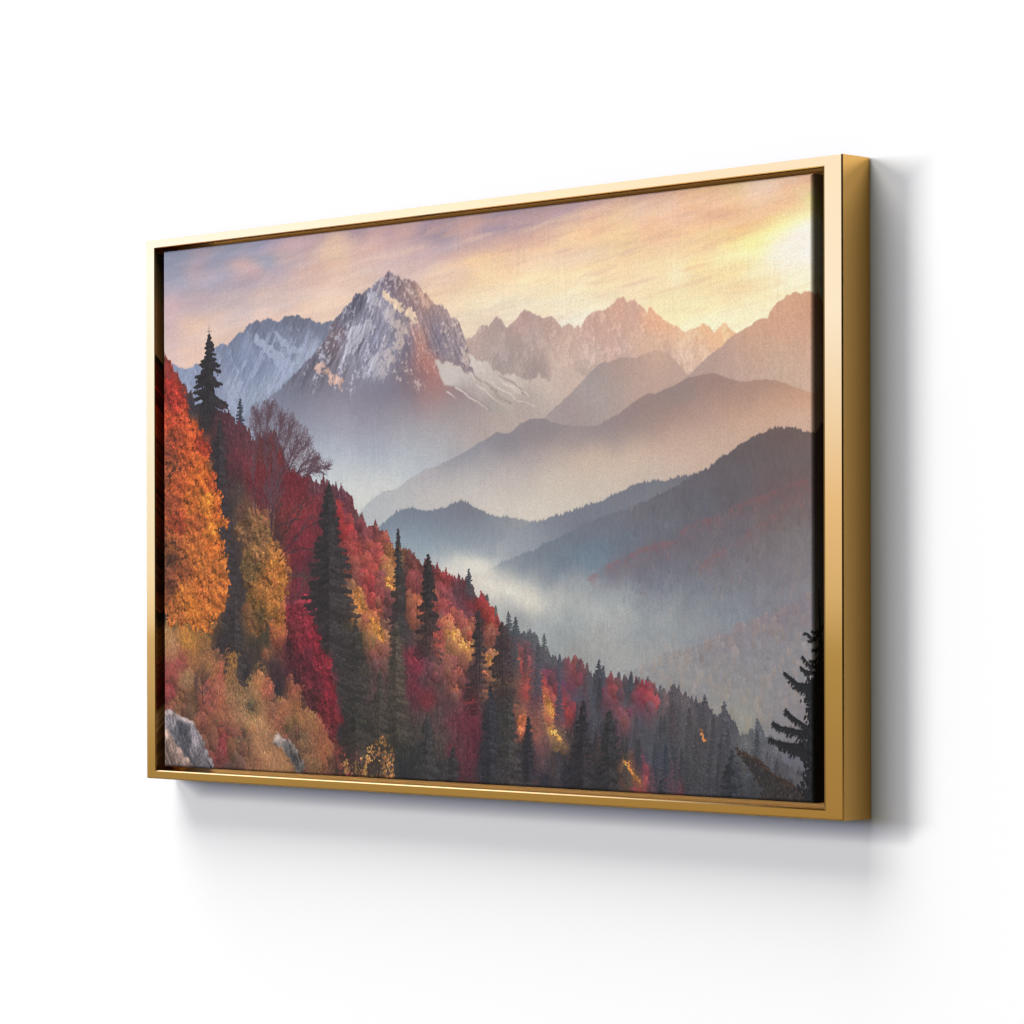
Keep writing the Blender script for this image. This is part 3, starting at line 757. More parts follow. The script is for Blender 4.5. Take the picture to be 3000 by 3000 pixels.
PRINT_DATA = {
'sky':[[5,5,135,150,185],[65,37,140,150,185],[140,37,170,158,182],[115,51,185,165,180],[214,36,150,155,185],[287,10,150,155,185],[363,7,155,155,190],[406,53,155,165,190],[330,63,215,175,175],[430,9,185,165,190],[514,13,205,175,190],[476,49,190,170,180],[592,34,190,165,180],[660,33,230,195,175],[683,59,232,200,180],[750,10,180,155,175],[794,49,225,185,180],[860,25,195,160,175],[881,62,215,185,185],[772,83,225,195,185],[838,94,225,195,190],[40,80,165,165,190],[189,84,180,170,190],[310,92,185,165,180],[429,91,200,175,185],[569,101,215,185,180],[705,120,230,200,185],[20,132,210,175,185],[140,134,190,170,185],[286,143,200,180,185],[429,152,215,190,185],[569,171,230,200,185],[660,167,238,208,188],[19,189,205,180,190],[139,196,230,195,180],[262,203,225,195,185],[382,174,230,198,185],[19,252,220,190,190],[114,257,228,195,185],[198,224,230,200,185],[801,20,210,175,180],[927,4,215,175,175],[983,12,165,145,170],[1042,45,165,150,170],[1151,25,205,165,165],[1233,32,165,145,165],[1301,49,185,155,165],[1322,14,170,150,170],[1421,17,190,160,170],[1498,4,195,160,165],[1556,14,225,180,165],[819,75,215,190,185],[970,69,205,175,180],[1076,80,205,175,175],[1159,72,195,165,170],[1261,74,215,175,165],[1361,76,235,190,165],[1479,80,248,210,165],[1556,47,245,200,160],[1159,109,245,210,170],[1261,113,238,205,175],[1361,121,245,215,185],[1498,112,243,213,190],[1537,145,245,215,170],[927,112,222,190,180],[1055,130,232,200,180],[1200,151,242,220,185],[1361,171,248,230,190],[1517,182,245,230,195],[1055,179,240,215,190],[1159,200,245,228,195],[1321,211,248,235,205],[1498,222,245,235,205],[1138,256,240,225,200],[1261,235,243,230,205],[1471,256,245,235,210],[1523,17,215,170,165],[1630,21,240,195,155],[1723,15,235,190,165],[1649,0,215,175,175],[1815,12,240,195,160],[1887,13,245,200,145],[1951,3,245,215,150],[2028,10,245,215,195],[2114,8,245,205,180],[2158,17,240,190,160],[1554,55,245,200,160],[1667,37,240,205,185],[1778,33,240,205,190],[1887,29,243,210,190],[2028,39,245,215,195],[2097,50,243,190,150],[2158,45,245,225,170],[2185,53,225,225,130],[2185,22,235,180,150],[2192,105,250,248,240],[2192,177,250,248,240],[1592,72,248,215,165],[1704,73,240,195,160],[1814,69,240,195,160],[1879,61,232,180,150],[1958,75,240,190,145],[2045,69,242,190,140],[2131,64,245,205,150],[1629,119,245,215,170],[1741,116,243,205,165],[1850,112,245,205,155],[1940,111,248,215,150],[2010,127,250,250,170],[2079,98,252,252,180],[2138,82,252,250,190],[2062,141,255,250,240],[2131,121,255,250,245],[2158,162,255,252,245],[2079,182,254,250,235],[1957,154,250,250,195],[1629,162,245,215,175],[1741,165,246,222,175],[1850,165,247,220,165],[1940,182,250,230,175],[2010,184,250,245,205],[1553,184,246,228,185],[1685,199,247,228,190],[1796,188,248,238,205],[1886,207,246,225,180],[1957,223,243,220,175],[2045,231,245,225,185],[2113,223,250,245,220],[1741,224,247,230,185],[1850,237,247,235,190],[1939,238,243,225,185],[2027,257,245,240,200],[1850,280,248,243,200],[1957,278,248,243,205],[2010,282,248,244,215],[1886,300,247,243,205],[2096,240,248,244,210],[1759,253,248,238,195]],
'r_left':[[-21,285],[34,286],[64,297],[94,306],[139,293],[161,300],[188,271],[220,251],[252,247],[259,249],[281,237],[315,222],[334,211],[356,201],[372,196],[384,199],[394,201],[410,195],[422,198],[434,204],[441,200],[447,205],[453,201],[460,204],[476,195],[504,192],[536,197],[552,203],[564,201],[585,212],[596,219],[614,218],[628,214],[637,217],[655,216],[682,223],[793,279]],
'r_main':[[333,438],[405,395],[452,373],[513,339],[596,286],[628,258],[657,217],[678,201],[705,182],[725,170],[732,159],[745,157],[763,161],[789,145],[803,141],[829,123],[857,111],[869,113],[882,123],[893,127],[901,133],[918,134],[929,132],[944,139],[961,149],[970,162],[978,169],[991,177],[1000,188],[1029,202],[1046,207],[1059,216],[1067,226],[1077,236],[1088,234],[1094,240],[1100,243],[1109,263],[1117,283],[1125,304],[1133,324],[1144,348],[1151,372],[1170,392],[1260,447],[1360,507],[1438,565]],
'r_far':[[1033,322],[1117,289],[1131,285],[1146,282],[1158,270],[1171,261],[1183,259],[1191,259],[1199,261],[1212,250],[1224,242],[1240,248],[1248,260],[1258,265],[1273,257],[1289,251],[1299,239],[1313,232],[1325,237],[1337,237],[1353,245],[1373,251],[1392,249],[1408,252],[1420,263],[1435,276],[1443,273],[1455,268],[1463,275],[1475,282],[1481,274],[1487,274],[1492,282],[1502,273],[1513,259],[1529,250],[1555,248],[1568,247],[1576,244],[1587,241],[1597,234],[1606,224],[1616,222],[1625,223],[1637,231],[1646,229],[1659,230],[1670,239],[1685,251],[1698,261],[1702,254],[1707,252],[1726,264],[1744,276],[1759,285],[1777,296],[1785,296],[1803,307],[1817,305],[1832,304],[1843,299],[1864,295],[1873,302],[1880,302],[1893,317],[1900,312],[1907,306],[1916,300],[1925,298],[1943,312],[1959,323],[2027,369],[2197,486]],
'r_right':[[1628,517],[1740,451],[1821,404],[1904,352],[1959,322],[1992,309],[2010,300],[2027,293],[2037,294],[2048,296],[2053,282],[2062,272],[2072,265],[2082,260],[2093,256],[2100,250],[2110,249],[2117,244],[2124,243],[2134,247],[2142,252],[2147,246],[2152,244],[2171,249],[2195,261],[2218,272]],
'r_mid':[[1320,514],[1419,454],[1478,417],[1540,373],[1567,360],[1576,364],[1610,356],[1666,357],[1696,349],[1726,345],[1755,351],[1784,372],[1813,401],[1885,447],[1956,503]],
'r_lilac':[[738,693],[756,678],[787,655],[835,633],[883,627],[931,603],[982,584],[1025,577],[1079,561],[1142,537],[1183,522],[1224,505],[1240,509],[1265,510],[1301,489],[1333,480],[1377,479],[1404,489],[1439,498],[1482,502],[1525,503],[1548,502],[1575,491],[1606,482],[1640,464],[1673,446],[1699,439],[1725,439],[1748,430],[1777,426],[1813,411],[1850,405],[1893,403],[1914,408],[1942,418],[1974,427],[2009,423],[2054,424],[2089,432],[2130,447],[2164,457],[2194,458],[2218,462]],
'r_blue':[[778,732],[820,716],[844,704],[879,684],[918,676],[943,675],[973,681],[990,683],[1016,679],[1045,678],[1071,667],[1108,662],[1129,667],[1158,680],[1195,694],[1236,702],[1276,704],[1312,710],[1344,715],[1423,739],[1513,773]],
'r_back':[[1223,764],[1304,728],[1344,715],[1380,713],[1404,703],[1443,699],[1482,688],[1513,681],[1559,672],[1590,659],[1628,649],[1665,635],[1703,633],[1754,633],[1795,625],[1831,620],[1885,626],[2208,691]],
'r_front':[[1099,840],[1182,825],[1223,812],[1272,796],[1344,778],[1399,759],[1462,739],[1529,715],[1628,693],[1703,671],[1776,647],[1835,621],[1856,614],[1878,607],[1906,589],[1938,577],[1963,562],[2005,544],[2033,537],[2068,530],[2102,530],[2119,531],[2143,538],[2164,542],[2194,543],[2217,545]],
'r_low':[[1627,1055],[1709,1032],[1753,1012],[1797,1005],[1837,989],[1884,979],[1927,960],[1966,947],[2018,932],[2060,920],[2108,902],[2156,884],[2196,873],[2216,868]],
'c_left':[[19,306,140,150,180],[89,334,140,152,182],[129,318,138,150,180],[188,308,135,145,175],[247,264,125,137,165],[296,246,120,130,158],[363,212,112,118,142],[429,216,115,122,148],[504,206,108,112,132],[559,218,112,116,136],[614,233,118,124,148],[650,224,122,126,146],[405,233,112,120,148],[334,269,140,152,182],[410,267,120,130,158],[476,256,130,140,168],[545,254,125,132,158],[499,287,118,126,152],[381,312,128,140,170],[452,321,140,152,182],[310,314,125,138,168],[334,346,140,152,182],[405,374,150,162,188],[452,352,150,162,188],[522,310,162,172,196],[568,282,165,174,196],[285,368,158,168,192],[237,341,140,150,178],[372,394,150,162,185],[266,405,140,150,178]],
'c_main':[[749,167,98,98,118],[794,161,140,135,150],[749,247,140,140,160],[704,289,150,150,170],[793,309,142,142,162],[659,272,122,105,115],[545,356,108,108,128],[614,359,118,114,130],[475,398,122,128,148],[749,410,132,128,144],[682,252,128,112,125],[637,286,115,108,122],[591,304,108,106,124],[696,214,112,112,130],[862,128,125,108,125],[905,140,145,122,128],[957,172,185,148,140],[991,198,205,160,142],[948,201,140,120,130],[840,194,165,160,180],[800,250,142,142,166],[884,241,138,134,150],[948,244,180,154,156],[999,219,145,128,138],[1054,222,172,148,148],[1092,253,165,146,148],[1033,264,136,126,142],[1012,292,128,122,138],[1075,281,155,142,152],[1054,323,142,134,146],[1117,340,138,128,138],[969,289,190,135,128],[982,319,188,122,112],[999,349,188,118,110],[1024,373,178,122,114],[927,287,130,120,140],[905,329,112,110,128],[918,345,130,105,115],[862,313,150,150,172],[818,354,142,142,166],[818,310,136,136,160],[905,373,118,110,125],[969,376,128,110,120],[1007,401,178,124,120],[818,399,114,112,130],[905,417,124,120,135],[1075,425,145,135,140],[757,424,145,140,155],[888,429,150,145,158],[756,483,155,155,170],[888,488,165,162,172],[1059,465,170,160,162],[1183,485,180,165,160],[1016,521,175,175,182],[800,543,160,170,188],[931,562,180,190,200],[756,586,195,202,208],[844,610,212,212,210],[756,631,215,215,210],[844,574,185,195,205],[1265,502,182,168,162],[1345,468,190,174,166],[449,403,125,130,155],[528,420,135,135,155],[646,425,150,145,160],[684,477,165,165,180],[646,527,170,180,195],[723,581,200,205,210],[528,570,190,200,215],[607,474,150,155,175],[761,632,210,212,210],[606,590,200,208,216],[285,396,150,158,182],[347,412,145,150,172],[367,452,140,145,168]],
'c_snowf':[[1033,336,200,190,185],[1075,367,205,195,190],[1158,357,208,198,192],[1199,387,200,188,182],[1280,391,205,190,182],[1158,400,185,172,168],[1116,426,160,148,148],[1240,432,180,168,162],[1360,437,185,172,165],[1380,410,205,185,175],[1459,372,205,180,170],[1138,327,210,200,194],[1199,444,165,155,152],[1320,449,180,166,160]],
'c_far':[[1158,280,190,165,158],[1224,261,178,155,150],[1199,316,182,163,158],[1240,347,165,150,148],[1301,251,185,155,148],[1341,296,188,166,160],[1301,336,170,152,148],[1360,367,165,148,145],[1400,271,190,160,150],[1459,303,205,175,160],[1536,280,205,165,150],[1517,334,205,178,165],[1392,327,195,170,160],[1280,363,178,162,158],[1431,357,210,185,172],[1509,388,185,165,155],[1610,257,215,170,150],[1648,273,212,170,155],[1711,276,235,178,145],[1759,301,238,185,150],[1591,310,205,170,155],[1666,315,218,180,160],[1629,340,205,175,165],[1722,331,220,182,158],[1796,322,232,188,155],[1868,313,240,190,150],[1922,311,240,192,150],[1850,352,225,185,160],[1795,362,225,192,172],[1759,347,205,172,155],[1832,377,220,188,168],[1795,389,205,172,158],[1526,293,205,170,158],[1526,348,205,180,170]],
'c_right':[[2096,261,228,165,125],[2147,257,230,165,125],[2191,280,215,150,115],[2044,310,225,165,130],[1992,328,222,165,132],[2113,314,225,165,130],[2157,355,222,168,138],[1957,358,205,160,140],[2027,374,210,165,140],[1886,380,190,155,142],[2113,392,212,170,145],[1850,405,188,158,146],[1957,402,200,165,148],[2061,415,208,172,150],[2147,433,215,175,150]],
'c_mid':[[1610,369,178,152,142],[1666,382,185,158,147],[1726,364,205,170,150],[1553,390,165,150,148],[1591,420,175,158,152],[1533,431,170,160,158],[1666,423,188,162,152],[1740,400,195,165,150],[1759,419,190,162,150],[1443,481,165,152,152],[1482,468,165,150,148]],
'c_lilac':[[1552,512,150,138,140],[1628,488,150,132,132],[1703,464,155,132,128],[1777,480,165,138,130],[1849,497,180,150,138],[1956,488,195,158,138],[2061,479,205,162,138],[2147,478,215,168,140],[1703,518,168,145,138],[1590,541,165,148,145],[1552,567,205,182,165],[1666,566,205,180,162],[1777,542,198,168,152],[1885,538,200,170,152],[1991,516,205,170,150],[2130,516,208,175,155],[1628,597,208,188,172],[1776,588,205,180,165],[1885,573,203,175,158],[1552,636,205,192,180],[1703,621,200,185,172],[1886,415,160,132,125],[2027,437,175,140,125],[2130,463,195,152,128],[1777,442,150,132,130],[1956,463,175,142,128],[1224,512,140,135,145],[1337,490,145,135,140],[1142,546,145,145,155],[1079,570,150,150,160],[1264,536,140,135,143],[1384,520,145,135,138],[1482,538,158,145,145],[1183,573,170,165,168],[1305,574,175,165,165],[1424,563,185,170,162],[1501,571,205,182,165],[995,593,175,172,178],[1100,596,180,175,178],[1264,615,195,185,180],[1423,619,205,192,180],[887,634,180,182,186],[822,656,178,182,188],[778,679,180,185,190],[887,672,188,188,190],[1016,652,195,190,188],[1142,640,198,192,188],[1223,685,208,200,192],[1344,695,212,203,192],[1423,675,208,198,186],[844,692,182,186,190]],
'c_blue':[[887,690,120,130,148],[943,679,118,125,142],[1016,686,120,125,142],[1108,668,118,120,132],[1141,686,120,122,135],[1223,710,135,140,150],[1304,717,148,150,156],[973,717,125,140,155],[1058,719,125,135,150],[1141,732,130,140,152],[844,718,125,138,155],[973,758,140,158,172],[1100,760,140,155,168],[1223,750,140,150,162],[1015,796,155,168,178],[1141,792,155,166,176],[1264,770,150,158,168],[930,766,150,165,178],[909,746,140,155,170],[1058,814,195,196,194],[1015,813,175,180,185],[1141,809,200,200,196]],
'c_back':[[1384,718,128,132,145],[1443,706,122,126,140],[1501,693,118,120,134],[1482,726,118,122,136],[1344,743,145,152,162],[1403,744,130,138,150],[1304,771,150,158,168],[1203,798,170,176,182],[1590,670,118,120,132],[1665,647,115,118,130],[1754,644,120,122,132],[1795,634,118,116,125],[1703,667,125,125,135],[1628,687,122,125,137],[1552,699,122,128,140],[1813,627,112,108,116]],
'c_front':[[1856,625,102,98,108],[1921,598,100,94,100],[1991,560,102,92,96],[2078,540,106,92,92],[2147,547,112,96,94],[1956,633,100,96,103],[2061,597,105,95,98],[2146,599,108,96,98],[1813,656,102,100,110],[1739,681,105,105,116],[1665,707,108,110,122],[1590,719,110,115,128],[1849,697,100,102,113],[1739,735,105,110,123],[1627,761,105,116,132],[1552,773,105,122,140],[1956,673,100,96,104],[2061,662,108,95,100],[2146,643,112,96,98],[1551,815,115,135,152],[1589,837,118,118,132],[1665,816,112,112,126],[1739,789,108,108,122],[1812,763,108,105,116],[1885,751,108,105,115],[1956,725,106,104,113],[2060,714,112,104,108],[2146,690,115,104,108],[1702,838,115,118,132],[1812,817,112,114,126],[1920,804,115,112,122],[2026,779,116,112,118],[2129,767,122,118,122],[1551,870,150,160,168],[1627,870,140,148,158],[1739,859,122,128,142],[1848,857,120,125,137],[1955,844,120,122,132],[2060,832,122,120,130],[2146,819,126,122,128],[1551,911,170,178,180],[1608,897,165,172,176],[1702,903,140,148,158],[1812,897,130,138,148],[1920,892,128,133,144],[2025,884,126,128,140],[2146,871,130,130,138],[1627,938,165,170,172],[1739,938,150,158,164],[1848,937,140,148,156],[1937,929,132,142,153],[1243,810,130,142,155],[1344,791,118,130,145],[1423,772,112,124,140],[1501,745,110,118,133],[1304,827,130,142,155],[1423,814,112,128,145],[1501,787,108,126,145],[1383,841,135,146,158],[1462,856,150,158,166],[1344,852,165,172,176],[1264,841,185,188,186],[1182,857,205,200,192],[1223,866,222,216,204],[1304,858,195,198,192],[1324,886,222,216,202],[1263,897,190,194,192],[1344,911,195,198,192],[1423,883,175,180,180],[1403,911,175,182,182],[1223,911,165,170,174],[1263,940,160,166,170],[1383,947,162,172,176],[1481,911,168,175,176],[1481,883,165,172,174],[1263,906,160,166,170],[1304,934,150,156,160],[1383,934,158,166,170],[1462,933,155,165,170],[1422,975,150,158,162],[1481,1002,150,155,156],[1589,902,160,168,170],[1551,971,160,165,166],[1664,956,150,158,164],[1627,1011,158,162,164],[1720,1010,155,158,160],[1702,978,148,155,160],[1812,942,142,150,156],[1776,902,140,148,156],[1884,915,132,142,152],[1955,902,128,136,148],[2060,889,128,130,140],[1884,960,138,142,150]],
'c_low':[[1775,1015,155,150,150],[1848,998,150,146,148],[1920,976,148,140,145],[2018,941,152,138,140],[1990,968,140,138,145],[2094,928,142,132,138],[2146,915,142,134,140],[2060,980,145,142,146],[2128,966,145,142,146],[1775,1050,155,153,152],[1884,1035,152,148,148],[1973,1020,150,146,148],[2060,1006,150,146,148],[2128,1018,150,146,148],[1812,1076,155,152,150],[1919,1074,150,148,148],[2025,1059,148,145,146],[2111,1071,146,142,144],[1830,1102,150,145,146],[1972,1107,158,154,150],[2059,1111,150,145,146],[2128,1109,146,140,142],[1990,1152,155,152,138],[1962,1144,158,156,142],[2059,1176,142,138,140],[2111,1161,138,132,135],[2059,1228,110,108,118],[2093,1240,105,102,112],[2145,1264,108,104,112],[1701,1037,156,157,158],[1664,1052,155,156,158]],
'c_orange':[[15,358,170,50,40],[53,386,175,55,40],[14,425,190,75,40],[75,428,185,75,40],[117,462,200,90,40],[53,481,185,85,45],[14,506,150,70,45],[96,509,205,95,40],[160,498,175,65,40],[31,548,150,80,45],[138,551,205,105,40],[53,589,185,90,40],[168,578,210,110,35],[193,592,205,95,40],[31,642,160,80,45],[117,644,200,110,40],[180,645,220,135,40],[218,660,210,110,40],[52,697,165,75,40],[138,698,185,100,45],[201,713,215,130,40],[31,750,150,90,45],[116,751,190,110,45],[201,752,205,115,40],[30,791,110,70,45],[73,818,150,85,45],[159,792,195,115,45],[226,806,200,120,45],[73,877,205,125,45],[158,864,200,115,45],[200,877,195,115,45],[30,850,120,70,45],[116,917,205,125,40],[200,912,200,120,45],[73,936,190,115,50]],
'c_yellow':[[346,683,135,92,60],[367,702,150,100,60],[346,728,130,88,58],[387,729,160,108,62],[366,768,165,110,60],[419,768,180,110,50],[439,802,205,120,45],[467,826,210,120,40],[346,807,120,88,50],[386,877,170,105,45],[427,864,195,115,45],[366,904,150,100,45],[427,917,190,115,45],[459,943,195,110,45],[366,951,130,85,50],[447,974,185,95,50],[378,930,105,80,45]],
'c_red':[[507,917,160,40,60],[546,916,180,45,65],[507,955,140,42,55],[566,942,185,45,65],[526,994,150,38,55],[586,981,185,35,60],[487,1008,90,38,48],[566,1033,130,38,55],[605,1032,165,35,55],[636,1045,185,40,60],[526,1046,110,38,50],[506,1072,85,38,48],[585,1084,135,38,55],[644,1083,165,35,55],[644,1121,170,35,55],[585,1123,115,40,50],[624,1147,150,38,52],[663,1172,145,38,50],[624,1186,140,42,50],[643,1211,120,40,48],[565,1149,105,45,50]],
